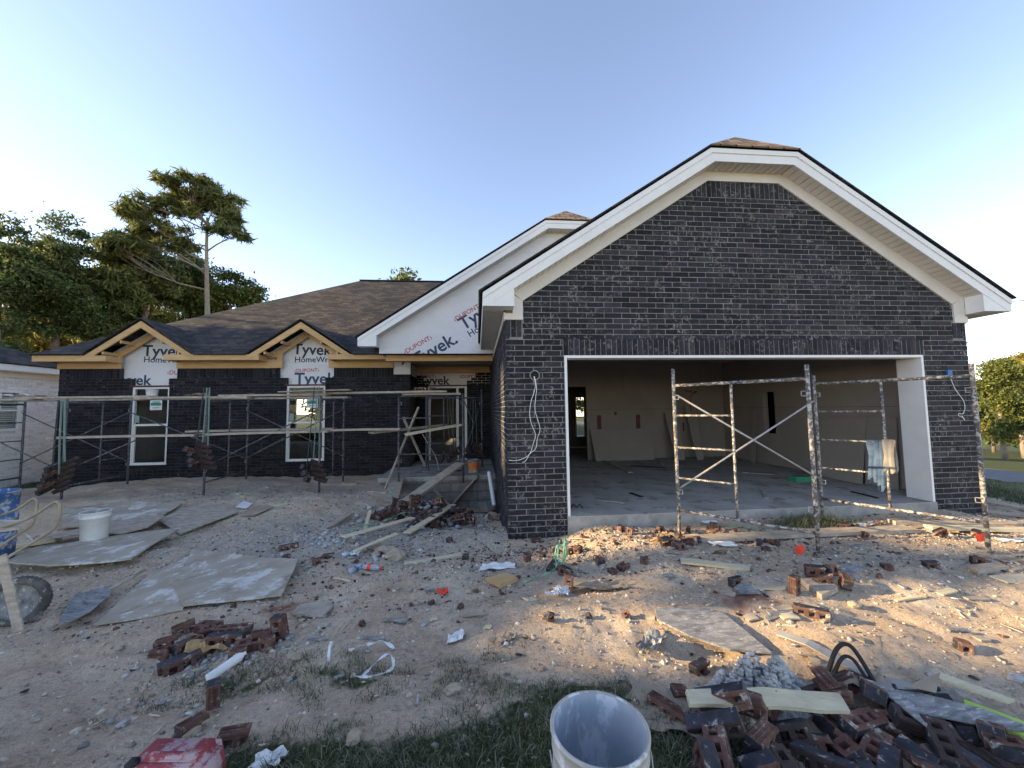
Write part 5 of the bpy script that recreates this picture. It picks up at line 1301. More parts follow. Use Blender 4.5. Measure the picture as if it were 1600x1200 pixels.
def gp(p, dz=0): return (p[0], p[1], float(gh(*p))+dz)
frame(t, gp(FA_, -.02), gp(NA_, -.02), 1.72, .12, tops=(.22, .15)); frame(t, gp(FB_, -.02), gp(NB_, -.02), 1.74, .14, rungs=(.57, .96, 1.35), tops=(.12, .14))
brace(t, (FA_[0]+.03, FA_[1], 1.60), (FB_[0]-.02, FB_[1], .42)); brace(t, (FA_[0]+.03, FA_[1], .40), (FB_[0]-.02, FB_[1], 1.50))
# left scaffold: four frames in a row and their braces
t2 = thing('scaffold', 'long dusty steel scaffold of four frames along the brick wing', 'scaffold', (-7, 3.6, -.15))
XS = (-10.42, -8.24, -5.72, -3.56)
for x in XS: frame(t2, gp((x, 2.95), -.02), gp((x, 4.33), -.02), 1.70, .10, mat='steel_left', tops=(.06, .06), ladder='B', rungs=(.5, .9, 1.3))
for a, b in zip(XS[:-1], XS[1:]):
    if a == -8.24: 
        continue
    brace(t2, (a, 4.30, 1.5), (b, 4.30, .4), 'steel_left'); brace(t2, (a, 4.30, .4), (b, 4.30, 1.5), 'steel_left')
brace(t2, (-10.42, 2.97, 1.5), (-8.3, 2.97, .4), 'steel_left'); brace(t2, (-5.72, 2.97, .4), (-3.58, 2.97, 1.5), 'steel_left'); brace(t2, (-8.24, 4.30, 1.5), (-5.72, 4.30, .4), 'steel_left')
brace(t2, (-8.24, 2.97, .38), (-7.0, 2.97, .95), 'steel_left'); brace(t2, (-5.72, 4.3, .4), (-4.9, 4.3, .85), 'steel_left'); brace(t2, (-10.42, 3.0, .4), (-9.5, 3.0, .9), 'steel_left')
t3 = thing('scaffold', 'steel scaffold frame with diagonal tubes standing in the porch entry', 'scaffold', (-1.4, 3.8, -.1))
frame(t3, (-2.10, 3.42, -.12), (-.71, 3.42, -.14), 1.76, .12, mat='steel_left', tops=(.04, .04), ladder='A', fr=.46, rungs=(.5, 1.28))
frame(t3, (-1.7, 4.9, -.03), (-.28, 4.9, -.03), 1.76, .3, mat='steel_left', tops=(.04, .22), ladder='A', rungs=(.6, 1.3))
brace(t3, (-.71, 3.44, 1.7), (-.28, 4.9, .6), 'steel_left'); brace(t3, (-1.15, 3.6, 1.7), (-1.2, 4.3, .5), 'steel_left'); brace(t3, (-.3, 4.88, 1.6), (-.72, 3.45, .4), 'steel_left')
def splank(x0, x1, y, z, wd, label, th=.04, mat='old_wood', dz=0, dy=0., group='planks on the left scaffold'):
    return plank(0, 0, 0, 0, wd, label, mat, th, p0=(x0, y, z), p1=(x1, y+dy, z+dz), group=group)
splank(-11.6, -9.0, 3.15, 1.765, .26, 'upper scaffold plank before the pale neighbour house')
splank(-9.3, -6.9, 3.20, 1.80, .26, 'upper scaffold plank crossing below the left window lintel')
splank(-7.1, -5.0, 3.12, 1.765, .26, 'upper scaffold plank between the two windows', dz=-.01)
splank(-5.6, -3.5, 3.20, 1.80, .26, 'upper scaffold plank crossing the right window')
splank(-11.6, -8.2, 3.8, 1.765, .26, 'rear upper plank at the far left of the long scaffold')
splank(-8.4, -5.3, 3.85, 1.765, .26, 'rear upper plank behind the left window plank')
splank(-5.5, -3.3, 3.9, 1.765, .26, 'rear upper plank behind the right window plank')
splank(-3.62, -1.05, 3.30, 1.83, .27, 'upper plank spanning from the long scaffold to the entry scaffold', mat='old_wood', dz=.02)
splank(-2.0, -.75, 3.34, 1.80-.005, .24, 'short upper plank on the entry scaffold under the long one', dz=0)
splank(-4.4, -3.0, 3.05, 1.86, .2, 'thin curled board on the upper planks right of the right window', th=.02, dz=.03)
splank(-8.5, -5.7, 3.0, 1.02, .22, 'lower scaffold plank before the left window', dz=.0)
splank(-5.9, -3.4, 3.0, 1.03, .22, 'lower scaffold plank before the right window', dz=.02)
splank(-6.7, -3.6, 3.9, 1.06, .22, 'rear lower plank between the windows', dz=0)
splank(-3.6, -2.0, 3.15, 1.06, .22, 'lower plank leading to the entry scaffold', dz=.0)
plank(0,0,0,0,.24,'lower plank slanting into the entry scaffold','old_wood',.04,p0=onY(580,676,3.2),p1=onY(694,664,4.6))
plank(0,0,0,0,.22,'pale plank laid across the entry scaffold rungs','pale_wood',.04,p0=onY(634,679,3.0),p1=onY(719,664,3.5))
plank(0,0,0,0,.05,'thin pole leaning from the porch corner against the entry scaffold','old_wood',.03,p0=onY(600,768,3.3),p1=onY(654,636,3.9))
plank(0,0,0,0,.06,'brown stud leaning inside the entry scaffold','old_wood',.04,p0=onY(664,728,4.2),p1=onY(630,652,3.9))
hose([onY(660,678,3.6), onY(673,700,3.5), onY(682,715,3.5), onY(686,735,3.5)], .008, 'steel_grey', 'wire', 'bent wire hanging in the entry scaffold', 'wire', world=True)
# bricks on the planks
brick(Vector((-1.62, 3.3, 1.865)), 5, 'edge', 'whole', 'red brick with holes standing on the upper plank of the entry scaffold')
brick(Vector((-1.33, 3.45, 1.865)), 40, 'edge', 'half', 'dark brick beside the red one on the entry scaffold plank')
for x, lab in ((-8.9, 'brick lying on the upper plank left of the left window'), (-6.2, 'orange chipped brick on the plank between the windows'), (-5.0, 'brick at the plank joint left of the right window')):
    brick(Vector((x, 3.2, 1.80)), random.uniform(-20, 20), 'flat', 'half', lab, s=.8)
crumple(Vector((-10.3, 3.3, 1.80)), .45, .25, .12, 'bag', 'mortar_sack', 'dusty sack lying on the far left upper plank', 'sack', 41)
crumple(Vector((-9.35, 3.3, 1.80)), .40, .25, .10, 'paper', 'mortar_sack', 'pale sack on the upper plank in front of the neighbour house', 'sack', 42)
crumple(Vector((-6.3, 3.6, 1.80)), .30, .15, .12, 'bag', 'cap', 'tan cloth lump on the upper plank between the windows', 'cloth', 43)
# brick bundles hung by straps
def bundle(x, y, zt, zb, lean, label, n=9, seed=0, pale=False):
    R_ = random.Random(seed); t = thing('brick_bundle', label, 'brick bundle', (x, y, zb), 'strapped brick bundles hanging on the scaffold')
    for s_ in (-.07, .02, .10):
        P = [Vector((s_*.6, 0, zt-zb)), Vector((s_+lean*.02, -.02, (zt-zb)*.5)), Vector((s_*1.4+lean*.05, -.03, .15))]
        mb = MB()
        for a, b in zip(P[:-1], P[1:]): mb.bar(a, b, .035, .004, (1, 0, 0))
        o = mb.build('strap', 'green_strap_dirty' if s_ > 0 else 'steel_left'); o.parent = t
    for i in range(n):
        col_ = i % 2; k = i//2
        brick(Vector((x+(-.12 if col_ else .13)+lean*.03*k, y-.04-.02*col_, zb-.06+k*.105)), R_.uniform(-12, 12)+(90 if col_ else 10), 'edge' if col_ else 'flat', 'sooty' if i % 4 != 3 else 'whole', parent=t, tilt=(R_.uniform(-8, 8)+14, R_.uniform(-8, 8)-24*lean), lift=0, name='brick')
bundle(-8.28, 2.88, 1.74, .10, 1, 'bundle of bricks strapped to the scaffold leg left of the left window', 11, 1)
bundle(-5.70, 2.88, 1.95, .45, -1, 'bundle of bricks strapped to the scaffold leg between the windows', 9, 2)
bundle(-3.62, 2.88, 1.95, .15, -1, 'bundle of bricks strapped at the right window, lowest of the hanging ones', 7, 3)
bundle(-1.10, 3.9, 1.70, .35, 1, 'bundle of bricks hanging in the entry scaffold, left one', 5, 4)
bundle(-.50, 3.9, 1.70, .45, -1, 'bundle of bricks hanging in the entry scaffold beside the garage wall', 5, 5)
# clothes on the scaffold rung
fb, nb_ = Vector(FB_), Vector(NB_)
def hang(f0, f1, zt, drop, mat, name, label, cat, seed, twist=.02):
    mb = MB(); n, m = 12, 14; vs = []; fs = []
    for i in range(n):
        f = f0+(f1-f0)*i/(n-1); q = fb.lerp(nb_, f)
        for j in range(m):
            k = j/(m-1); u_ = (noise.noise(Vector((i*.35+seed*5, k*1.5, 0)))); nrm = Vector((.86, .5))
            c_ = math.cos(i*1.1+seed)*.028*(.3+k)+u_*.04
            w_ = 1-.25*k+.12*math.sin(k*4+seed)
            qc = fb.lerp(nb_, (f0+f1)/2); qq = qc+(q-qc)*w_
            dz = drop*k*(1+.08*math.sin(i*.9+seed)); vs.append((qq.x-.02*0-nrm.y*0+c_*.8, qq.y-.02-c_*.3-.012, zt-dz))
    for i in range(n-1):
        for j in range(m-1): a = i*m+j; fs.append((a, a+1, a+m+1, a+m))
    N = len(vs); vs += [(x-.006, y+.010, z) for x, y, z in vs]; fs += [tuple(N+i for i in f) for f in fs]
    # over the rung
    mb.add(vs, fs); return solo(mb, name, mat, label, cat, smooth=True)
hang(.34, .43, .985, .50, 'jeans', 'jeans', 'faded blue jeans leg hung on the scaffold rung, left piece', 'clothing', 1)
hang(.41, .46, .985, .60, 'jeans', 'jeans', 'narrow blue denim rag hanging lowest on the scaffold rung', 'clothing', 2)
hang(.455, .535, 1.0, .40, 'rag', 'rag', 'grey cloth rag hung over the scaffold rung beside the denim', 'rag', 3)

# ------------------------------------------------------------------ things in the garage
def lean(name, label, cat, x0, x1, y0, y1, z, h, th, mat, axis='y', group=None, tilt=.2):
    mb = MB()
    if axis == 'y': P = [(x0, y0, z), (x1, y1, z), (x1+.04, y1+tilt, z+h), (x0-.08, y0+tilt, z+h)]; mb.poly(P, (0, -th, .002))
    else: P = [(x0, y0, z), (x1, y1, z), (x1+tilt, y1, z+h), (x0+tilt, y0, z+h)]; mb.poly(P, (-th, 0, .002))
    return solo(mb, name, mat, label, cat, group)
lean('drywall_sheet', 'broad drywall sheet leaning on the back wall of the garage', 'drywall', 2.80, 4.45, 5.12, 5.12, .003, .85, .013, 'drywall', tilt=.22)
lean('drywall_strip', 'tall narrow drywall strip leaning in the far garage corner', 'drywall', 4.95, 5.2, 4.9, 4.9, .003, 1.3, .013, 'drywall', tilt=.4)
lean('drywall_strip', 'second drywall strip leaning right of the far one', 'drywall', 5.55, 5.75, 4.9, 4.9, .003, 1.5, .013, 'drywall', tilt=.4)
lean('drywall_strip', 'grey board strip standing by the right garage wall', 'drywall', 6.55, 6.55, 4.0, 4.15, .003, 1.35, .013, 'drywall', 'x', tilt=.13)
lean('drywall_sheet', 'drywall sheet leaning on the right garage wall behind the scaffold', 'drywall', 6.50, 6.50, 1.25, 2.2, .003, 1.18, .013, 'drywall', 'x', tilt=.18)
lean('drywall_sheet', 'narrow drywall piece behind the leaning sheet on the right wall', 'drywall', 6.62, 6.62, .75, 1.3, .003, 1.2, .013, 'drywall', 'x', tilt=.08)
mb = MB(); mb.b(5.55, 5.90, 1.62, 1.80, .002, .10); solo(mb, 'carton', 'green_box', 'green carton lying on the garage floor behind the scaffold', 'carton')
FL = [((915,708),(985,738),.10,'long drywall offcut slanting across the garage floor'),((985,728),(1040,731),.08,'dark offcut lying across the middle of the garage floor'),((1015,706),(1035,725),.06,'short narrow offcut pointing at the middle of the garage floor'),((985,770),(1003,776),.06,'small dark block on the garage floor'),((1192,765),(1198,778),.06,'pale strip on the garage floor in front of the scaffold brace'),((935,782),(975,786),.03,'bent pale strip on the floor near the left jamb'),((890,700),(930,712),.12,'offcut beside the rear doorway of the garage'),((950,715),(960,722),.16,'pale broken drywall chunk on the garage floor'),((1160,738),(1210,741),.05,'thin pale strip on the far garage floor'),((1330,768),(1372,778),.04,'dark strip on the floor behind the hanging clothes'),((1290,742),(1310,748),.10,'small scrap behind the double scaffold legs'),((960,708),(1010,700),.08,'long pale offcut before the leaning sheet')]
def onZ(u, v, z):
    d = FA*FPX+RA*(u-800)-UA*(v-600); return CAM+d*((z-CAM.z)/d.z)
for (a, b, wd, lab) in FL:
    p0, p1 = onZ(*a, .008), onZ(*b, .008)
    if 'rear doorway' in lab: p0.y = min(p0.y, 5.3); p1.y = min(p1.y, 5.3)
    plank(0, 0, 0, 0, wd, lab, 'black' if 'dark' in lab else 'old_wood', .014, p0=p0, p1=p1, name='offcut', cat='offcut', group=None)
R_ = random.Random(9)
hose([onZ(890+i*3, 790+4*math.sin(i*2.1), .01+.02*R_.random()) for i in range(8)], .006, 'black', 'cable', 'tangled dark cable on the garage floor by the left jamb', 'cable', world=True)
hose([(3.72, 5.38, 2.66), (3.74, 5.3, 2.3), (3.70, 5.3, 2.1), (3.76, 5.32, 1.95)], .012, 'gold', 'cable', 'yellow cable hanging from the garage ceiling', 'cable', world=True)
hose([(5.10, 4.6, 1.9), (5.3, 4.6, 1.82), (5.5, 4.6, 1.86), (5.25, 4.6, 1.75), (5.27, 4.6, 1.3)], .012, 'lintel', 'cable', 'red cable loop hanging at the back of the garage', 'cable', world=True)

# ------------------------------------------------------------------ overhead wires
for (a, b, lab) in (((1500,538,22), (1640,490,27), 'lower overhead wire at the right crossing the sky'), ((1560,470,20), (1640,461,24), 'upper overhead wire at the right beside the roof tip')):
    p, q = D_(*a), D_(*b); P = []
    for i in range(13):
        k = i/12; c_ = p.lerp(q, k); c_.z -= 4*k*(1-k)*.15; P.append(c_)
    solo(MB().tube(P, .028, 6), 'overhead_wire', 'black', lab, 'wire')

# ------------------------------------------------------------------ rubble, mortar heap, gravel, chips, weeds
def ico():
    bm = bmesh.new(); bmesh.ops.create_icosphere(bm, subdivisions=1, radius=1); v = np.array([x.co[:] for x in bm.verts]); f = np.array([[q.index for q in x.verts] for x in bm.faces]); bm.free(); return v, f
IV, IF = ico()
def stones(name, X, Y, S_, mat, kind='stuff', label=None, flat=.65, zoff=.3, Z=None, cat=None):
    n = len(X); Z0 = gh(X, Y) if Z is None else Z
    sc = np.stack([S_*rng.uniform(.7, 1.4, n), S_*rng.uniform(.6, 1.1, n), S_*flat*rng.uniform(.6, 1.2, n)], 1)
    V = IV[None]*(1+rng.uniform(-.28, .28, (n, len(IV), 1))); V = V*sc[:, None, :]
    a = rng.uniform(0, 2*np.pi, n); ca_, sa_ = np.cos(a), np.sin(a)
    x = V[..., 0]*ca_[:, None]-V[..., 1]*sa_[:, None]; y = V[..., 0]*sa_[:, None]+V[..., 1]*ca_[:, None]
    b = rng.normal(0, .4, n); cb_, sb_ = np.cos(b), np.sin(b)
    y2 = y*cb_[:, None]-V[..., 2]*sb_[:, None]; z2 = y*sb_[:, None]+V[..., 2]*cb_[:, None]
    P_ = np.stack([x+X[:, None], y2+Y[:, None], z2+(Z0+S_*flat*zoff)[:, None]], -1).reshape(-1, 3)
    F_ = (IF[None]+(np.arange(n)*len(IV))[:, None, None]).reshape(-1, 3)
    o = bpy.data.objects.new(name, np_mesh(name, P_, F_, mat, 3)); COL.objects.link(o)
    return tag(o, label, cat, None, kind)
def scatter(n, x0, x1, y0, y1, dens):
    X = rng.uniform(x0, x1, n); Y = rng.uniform(y0, y1, n); k = rng.random(n) < dens(X, Y); return X[k], Y[k]
def open_ground(X, Y): return ~((X > -.02) & (X < 7.1) & (Y > -.02)) & ~((X > -11) & (X < -2) & (Y > 5.15)) & ~((X > -2.8) & (X < 0) & (Y > 3.6))
def dgrey(X, Y):
    g = .20+blob(X, Y, -1.9, .6, 2.6, 1.3, .8)+blob(X, Y, .5, -1.0, 1.4, .5, .6)+blob(X, Y, 3.6, -1.3, 1.6, .5, .4)+blob(X, Y, 5.3, -2.3, 1.4, .6, .35)+blob(X, Y, -2.2, -2.4, .5, .4, .7)
    g *= np.clip(1.2-blob(X, Y, -4, -2.6, 1.7, 1.1, 1.2), .05, 1)
    cl = .5+.5*np.sin(X*5+2*np.sin(Y*4))*np.sin(Y*6+2*np.sin(X*3)); return g*(.35+cl)*open_ground(X, Y)*np.clip(1.3-grass_zone(X, Y), 0, 1)
X, Y = scatter(190000, -7, 8.2, -4.2, 3.8, dgrey)
MT['pebble'] = G('pebble', (.26,.25,.225), (.48,.46,.42), 20, .9, bump=.2, rand=.6)
MT['pebble_tan'] = G('tan_pebble', (.30,.245,.18), (.50,.42,.32), 20, .9, bump=.2, rand=.55)
half_ = rng.random(len(X)) < .5
stones('gravel', X[half_], Y[half_], np.exp(rng.normal(-5.0, .45, half_.sum())).clip(.003, .022), 'pebble', label='grey gravel strewn over the yard', cat='gravel')
stones('dirt_clods', X[~half_], Y[~half_], np.exp(rng.normal(-4.9, .5, (~half_).sum())).clip(.003, .026), 'pebble_tan', label='tan dirt clods and pebbles over the yard', cat='clods')
X, Y = scatter(6000, -4, 8, -1.8, .0, lambda X, Y: (.15+blob(X, Y, .4, -.5, 1.2, .35, .8)+blob(X, Y, 2.2, -.5, 1.4, .3, .7)+blob(X, Y, 5, -.7, 2, .4, .3)+blob(X, Y, -1.8, 1., 1., .8, .6))*open_ground(X, Y))
stones('brick_chips', X, Y, np.exp(rng.normal(-4.5, .5, len(X))).clip(.006, .03), 'brick_body', label='crushed red brick chips along the garage front', cat='chips')
c = at(1192, 1088)
n = 2600; a = rng.uniform(0, 2*np.pi, n); r = np.sqrt(rng.random(n)); X = c.x+r*np.cos(a)*.33+r*np.sin(a)*.05; Y = c.y+r*np.sin(a)*.15
Z = gh(X, Y)+.25*np.clip(1-r**2, 0, 1)*(.55+.45*np.sin(X*31+2)*np.sin(Y*40))*rng.uniform(.5, 1, n)
stones('mortar_heap', X, Y, rng.uniform(.008, .024, n), 'rubble', label='heap of crumbly grey mortar above the pale board', zoff=0, Z=Z, cat='mortar heap')
for (u, v, s0, n, nm) in ((520, 842, .5, 70, 'left of the rubble heap'), (610, 868, .25, 30, 'below the brick rubble'), (350, 1030, .3, 160, 'among the bricks below the plywood')):
    c = at(u, v); X = c.x+rng.normal(0, s0*.6, n); Y = c.y+rng.normal(0, s0*.35, n)
    stones('mortar_rubble', X, Y, rng.uniform(.01, .05, n)*(.45 if u == 350 else 1), 'rubble', label='grey mortar lumps '+nm, cat='rubble')
c = at(665, 812); n = 260; X = c.x+rng.normal(0, .5, n); Y = c.y+rng.normal(0, .33, n); rr = ((X-c.x)/.95)**2+((Y-c.y)/.65)**2
stones('heap_rubble', X, Y, rng.uniform(.02, .07, n), 'rubble', label='mortar lumps filling the heap before the porch', cat='rubble', Z=gh(X, Y)+.30*np.clip(1-rr, 0, 1)*rng.random(n))
def rock(u, v, s_, lab, mat='stone', seed=0):
    p = at(u, v); bm = bmesh.new(); bmesh.ops.create_icosphere(bm, subdivisions=3, radius=1)
    for q in bm.verts:
        d = q.co.copy(); k = 1+.35*noise.noise(d*1.3+Vector((seed*3, 0, 0)))+.10*noise.noise(d*4+Vector((seed, 2, 0)))
        q.co = Vector((d.x*s_*1.3*k, d.y*s_*k, d.z*s_*.7*k))
    me = bpy.data.meshes.new('rock'); bm.to_mesh(me); bm.free(); me.materials.append(MT[mat]); o = bpy.data.objects.new('rock', me); COL.objects.link(o)
    o.location = p+Vector((0, 0, s_*.3)); o.rotation_euler = (0, 0, seed*1.3); tag(o, lab, 'rock')
rock(618, 872, .10, 'large angular tan rock below the brick rubble', seed=1); rock(588, 868, .05, 'smaller tan rock left of the large angular one', seed=2)
rock(1436, 1060, .035, 'tan stone alone on the dirt above the trim strip', seed=3); rock(762, 1116, .035, 'pale pointed stone in the weeds left of the big bucket', seed=4)
rock(707, 1080, .035, 'round brown stone half sunk at the edge of the weeds', seed=5); rock(552, 1155, .03, 'long pale stone in the weeds at the bottom', seed=6)
rock(465, 1030, .035, 'tan stone beside the low weeds right of the bricks', seed=7); rock(300, 1148, .03, 'pale stone in the grass below the ribbed half brick', seed=8)
rock(733, 925, .03, 'yellow stone left of the lumber block', 'stone', 9); rock(1335, 947, .04, 'tan stone in the sunlit gravel right of the short board', 'stone', 10)
rock(640, 796, .06, 'pale tan rock near the top of the brick rubble', 'stone', 11); rock(1590, 1062, .035, 'flat grey stone at the right edge of the yard', 'rubble', 12)
rock(1590, 1150, .07, 'brown rounded rock at the right edge of the heap', 'stone', 13)
# splinters, twigs and scraps
def splinters(name, n, fn, label, mat, l0, l1, wv, cat):
    X, Y = scatter(n, -6.5, 8, -3.9, 3.4, fn); n = len(X); a = rng.uniform(0, np.pi, n); L_ = rng.uniform(l0, l1, n)/2; w_ = rng.uniform(.4, 1.2, n)*wv/2; Z0 = gh(X, Y)+.004
    dz = rng.normal(0, .12, n)*L_; dx, dy = np.cos(a)*L_, np.sin(a)*L_; px, py = -np.sin(a)*w_, np.cos(a)*w_; V_ = []
    for lz in (0, 1):
        for sx, sw in ((-1, -1), (1, -1), (1, 1), (-1, 1)): V_.append(np.stack([X+dx*sx+px*sw, Y+dy*sx+py*sw, Z0+dz*sx+lz*w_*.7+.002], -1))
    V_ = np.stack(V_, 1).reshape(-1, 3); b_ = (np.arange(n)*8)[:, None, None]
    F_ = (b_+np.array([[[3,2,1,0],[4,5,6,7],[0,1,5,4],[1,2,6,5],[2,3,7,6],[3,0,4,7]]])).reshape(-1, 4)
    o = bpy.data.objects.new(name, np_mesh(name, V_, F_, mat, 4)); COL.objects.link(o); tag(o, label, cat, None, 'stuff')
dd = lambda X, Y: (.12+blob(X, Y, -1.5, .8, 2.2, 1.4, .8)+blob(X, Y, 2.5, -.8, 3.5, .8, .5)+blob(X, Y, -4.5, 3.3, 3, 1, .5))*open_ground(X, Y)
splinters('wood_splinters', 1500, dd, 'pale wood splinters littering the yard', 'pale_wood', .03, .16, .012, 'splinters')
splinters('brick_flakes', 2000, dd, 'dark flat brick flakes littering the yard', 'brick_face', .015, .05, .022, 'flakes')
splinters('mortar_flakes', 4200, dd, 'pale mortar flakes littering the yard', 'rubble', .015, .06, .026, 'flakes')
# weeds and grass
def blades(name, X, Y, h0, h1, wd, mat, label, cat='grass', spread=.6, segs=3):
    n = len(X); Z0 = gh(X, Y)-.004
    az = rng.uniform(0, 2*np.pi, n); ln = rng.uniform(h0, h1, n); le = rng.uniform(.15, 1, n)**.8*spread; w0 = wd*rng.uniform(.6, 1.3, n)
    dx, dy = np.cos(az), np.sin(az); px, py = -dy, dx; a2 = rng.uniform(0, 2*np.pi, n); px, py = np.cos(a2), np.sin(a2)
    rows = []
    for s_ in range(segs+1):
        k = s_/segs; th = le*k*1.9; hor = ln*k*np.sin(th*.75); ver = ln*k*np.cos(th*.75); w_ = w0*(1-k)**.7*.5+.0003
        cx_, cy_, cz_ = X+dx*hor, Y+dy*hor, Z0+ver
        rows.append(np.stack([cx_-px*w_, cy_-py*w_, cz_], -1)); rows.append(np.stack([cx_+px*w_, cy_+py*w_, cz_], -1))
    V_ = np.stack(rows, 1).reshape(-1, 3); m_ = 2*(segs+1); base = (np.arange(n)*m_)[:, None]
    F_ = np.concatenate([base+np.array([[2*s_, 2*s_+1, 2*s_+3, 2*s_+2]]) for s_ in range(segs)], 0)
    o = bpy.data.objects.new(name, np_mesh(name, V_, F_, mat, 4)); COL.objects.link(o); return tag(o, label, cat, None, 'stuff')
def dg(X, Y):
    z = grass_zone(X, Y); cl = .5+.5*np.sin(X*9+3*np.sin(Y*7))*np.sin(Y*11+3*np.sin(X*5)); return np.clip(z*1.0-.25+.5*(cl-.5), 0, 1)*open_ground(X, Y)
X, Y = scatter(320000, -4.0, 3.2, -4.6, -2.2, dg)
blades('grass', X, Y, .02, .072, .0034, 'blade', 'dry trampled grass and weeds in the foreground', spread=.95)
X, Y = scatter(26000, 3.4, 4.7, -.6, -.2, lambda X, Y: blob(X, Y, 4.0, -.38, .4, .11, .5))
blades('weed_tuft', X, Y, .05, .16, .006, 'blade', 'grass tuft growing against the garage slab', spread=.8)
X, Y = scatter(90000, 8, 19, -3, 12, lambda X, Y: np.clip((X-8.3)/1.5, 0, 1))
blades('lawn', X, Y, .04, .10, .012, 'blade', 'rough lawn sloping down right of the house', segs=2)
X, Y = scatter(30000, -12.9, -10.2, 1.5, 7.5, lambda X, Y: np.clip((-10.6-X)/.4, 0, 1))
blades('side_lawn', X, Y, .04, .09, .012, 'blade', 'green lawn strip between the two houses', segs=2)


# ------------------------------------------------------------------ trees
def leaf_cards(C, n, sig, size, elong=1.6, keep=None):
    """n small leaf sprays round every centre in C (m,3); each is a bent diamond of two triangles' worth of area"""
    m = len(C); P = np.repeat(C, n, 0)+rng.normal(0, 1, (m*n, 3))*np.repeat(sig, n, 0)[:, None]*np.array([1, 1, .6])
    if keep is not None: P = P[keep(P)]
    N = len(P); a = rng.normal(0, 1, (N, 3)); a /= np.linalg.norm(a, axis=1)[:, None]
    b = np.cross(a, rng.normal(0, 1, (N, 3))); b /= np.linalg.norm(b, axis=1)[:, None]
    s_ = size*rng.uniform(.6, 1.3, N)[:, None]
    V_ = np.stack([P-a*s_*elong*.5, P+b*s_*.35, P+a*s_*elong*.5, P-b*s_*.35], 1).reshape(-1, 3)
    return V_, np.arange(4*N).reshape(-1, 4)
def tree(base, h, ells, leaf, label, name='tree', n=220, clumps=26, sig=.45, size=.22, bark='bark', r=.22, group=None, elong=1.6, keep=None, lean_=(0, 0), limbs=True, limbn=34):
    bx_, by_ = base; bz = float(gh0(bx_, by_))
    t = thing(name, label, 'tree', (bx_, by_, bz-.1), group)
    C = []; 
    for (dx, dy, z, rx, ry, rz, k) in ells:
        m = int(clumps*k); d = rng.normal(0, 1, (m, 3)); d /= np.linalg.norm(d, axis=1)[:, None]
        rr = rng.uniform(.35, 1, m)[:, None]**.6; C.append(np.array([dx, dy, z])+d*rr*np.array([rx, ry, rz]))
    C = np.concatenate(C); sg = sig*rng.uniform(.6, 1.25, len(C))
    kf = None
    if keep is not None: kf = lambda P: keep(P+np.array([bx_, by_, bz-.1]))
    V_, F_ = leaf_cards(C, n, sg, size, elong, kf)
    o = bpy.data.objects.new('crown', np_mesh('crown', V_, F_, leaf, 4)); COL.objects.link(o); o.parent = t
    mb = MB(); top = h*.86; tp = [Vector((lean_[0]*k*k+.12*math.sin(k*5+h), lean_[1]*k*k+.12*math.sin(k*4+1), top*k)) for k in np.linspace(0, 1, 9)]
    mb.tube(tp, [r*(1-.8*k)+.02 for k in np.linspace(0, 1, 9)], 9)
    if limbs:
        def along(P, q):
            q = q*(len(P)-1); i_ = min(int(q), len(P)-2); return P[i_].lerp(P[i_+1], q-i_)
        i0 = 0
        for (dx, dy, z, rx, ry, rz, k) in ells:
            m = int(clumps*k); sub = C[i0:i0+m]; i0 += m
            if not len(sub): continue
            hd = math.hypot(dx, dy); q0 = max(.3, min(.97, (z-.38*hd-rng.uniform(.1, .9))/top)); s0 = along(tp, q0); e0 = Vector((dx, dy, z-rz*.3))
            L_ = (e0-s0).length; rr = r*.36*(1-.6*q0)+.012
            if L_ > .3:
                bend = Vector((rng.normal(0, .08), rng.normal(0, .08), rng.uniform(-.16, .10)))*L_
                lm = [s0, s0.lerp(e0, .3)+bend*.7, s0.lerp(e0, .65)+bend, e0]; mb.tube(lm, [rr, rr*.8, rr*.6, rr*.35], 6)
            else: lm = [s0, s0.lerp(e0, .5), e0, e0+Vector((0, 0, .05))]
            for c_ in sub[::max(1, int(len(C)/limbn))]:
                c_ = Vector(c_); w0 = along(lm, rng.uniform(.35, 1)); md = w0.lerp(c_, .5)+Vector(rng.normal(0, .1, 3))*(c_-w0).length*.8
                mb.tube([w0, md, c_], [rr*.32, rr*.22, rr*.1], 5)
    o = mb.build('trunk', bark, None, True); o.parent = t
    return t
def T(u, v_top, width, z, kind, label, extra=(), low=.32, **k):
    """tree whose crown top stands at photo place (u, v_top) at z metres ahead"""
    p = D_(u, v_top, z); bz = float(gh0(p.x, p.y))-.1; h = p.z-bz; w2 = width/2*z/FPX
    ells = [(0, 0, h*.62, w2*.6, w2*.6, h*.24, .45), (w2*rng.uniform(-.3, .3), 0, h*.86, w2*.38, w2*.38, h*.13, .28)]
    for q_ in range(9):
        a_ = rng.uniform(0, 6.28); zz = rng.uniform(low, .86); rr_ = w2*(1.05-.75*abs(zz-.5))*rng.uniform(.45, .8)
        ells.append((rr_*math.cos(a_), rr_*math.sin(a_), h*zz, w2*rng.uniform(.25, .42), w2*.35, h*rng.uniform(.05, .10), .16))
    ells += list(extra)
    return tree((p.x, p.y), h, ells, kind, label, r=.02*h, **k)
LG = 'trees behind the brick wing'
T(12, 333, 110, 24, 'leaf_dark', 'dark tree with open branches at the far left edge of the photo', n=170, clumps=44, sig=.36, size=.17)
T(100, 338, 140, 27, 'leaf_dark', 'dark broad tree with a ragged top, second from the left edge', n=190, clumps=60, sig=.38, size=.17)
T(232, 352, 130, 31, 'leaf_pine', 'sunlit bushy pine merging with the left boughs of the tall pine', n=170, clumps=52, sig=.36, size=.16, elong=3.6)
T(165, 375, 110, 30, 'leaf_pine', 'bushy pine with sunlit top left of the tall bare trunked pine', n=190, clumps=60, sig=.36, size=.17, elong=3.6)
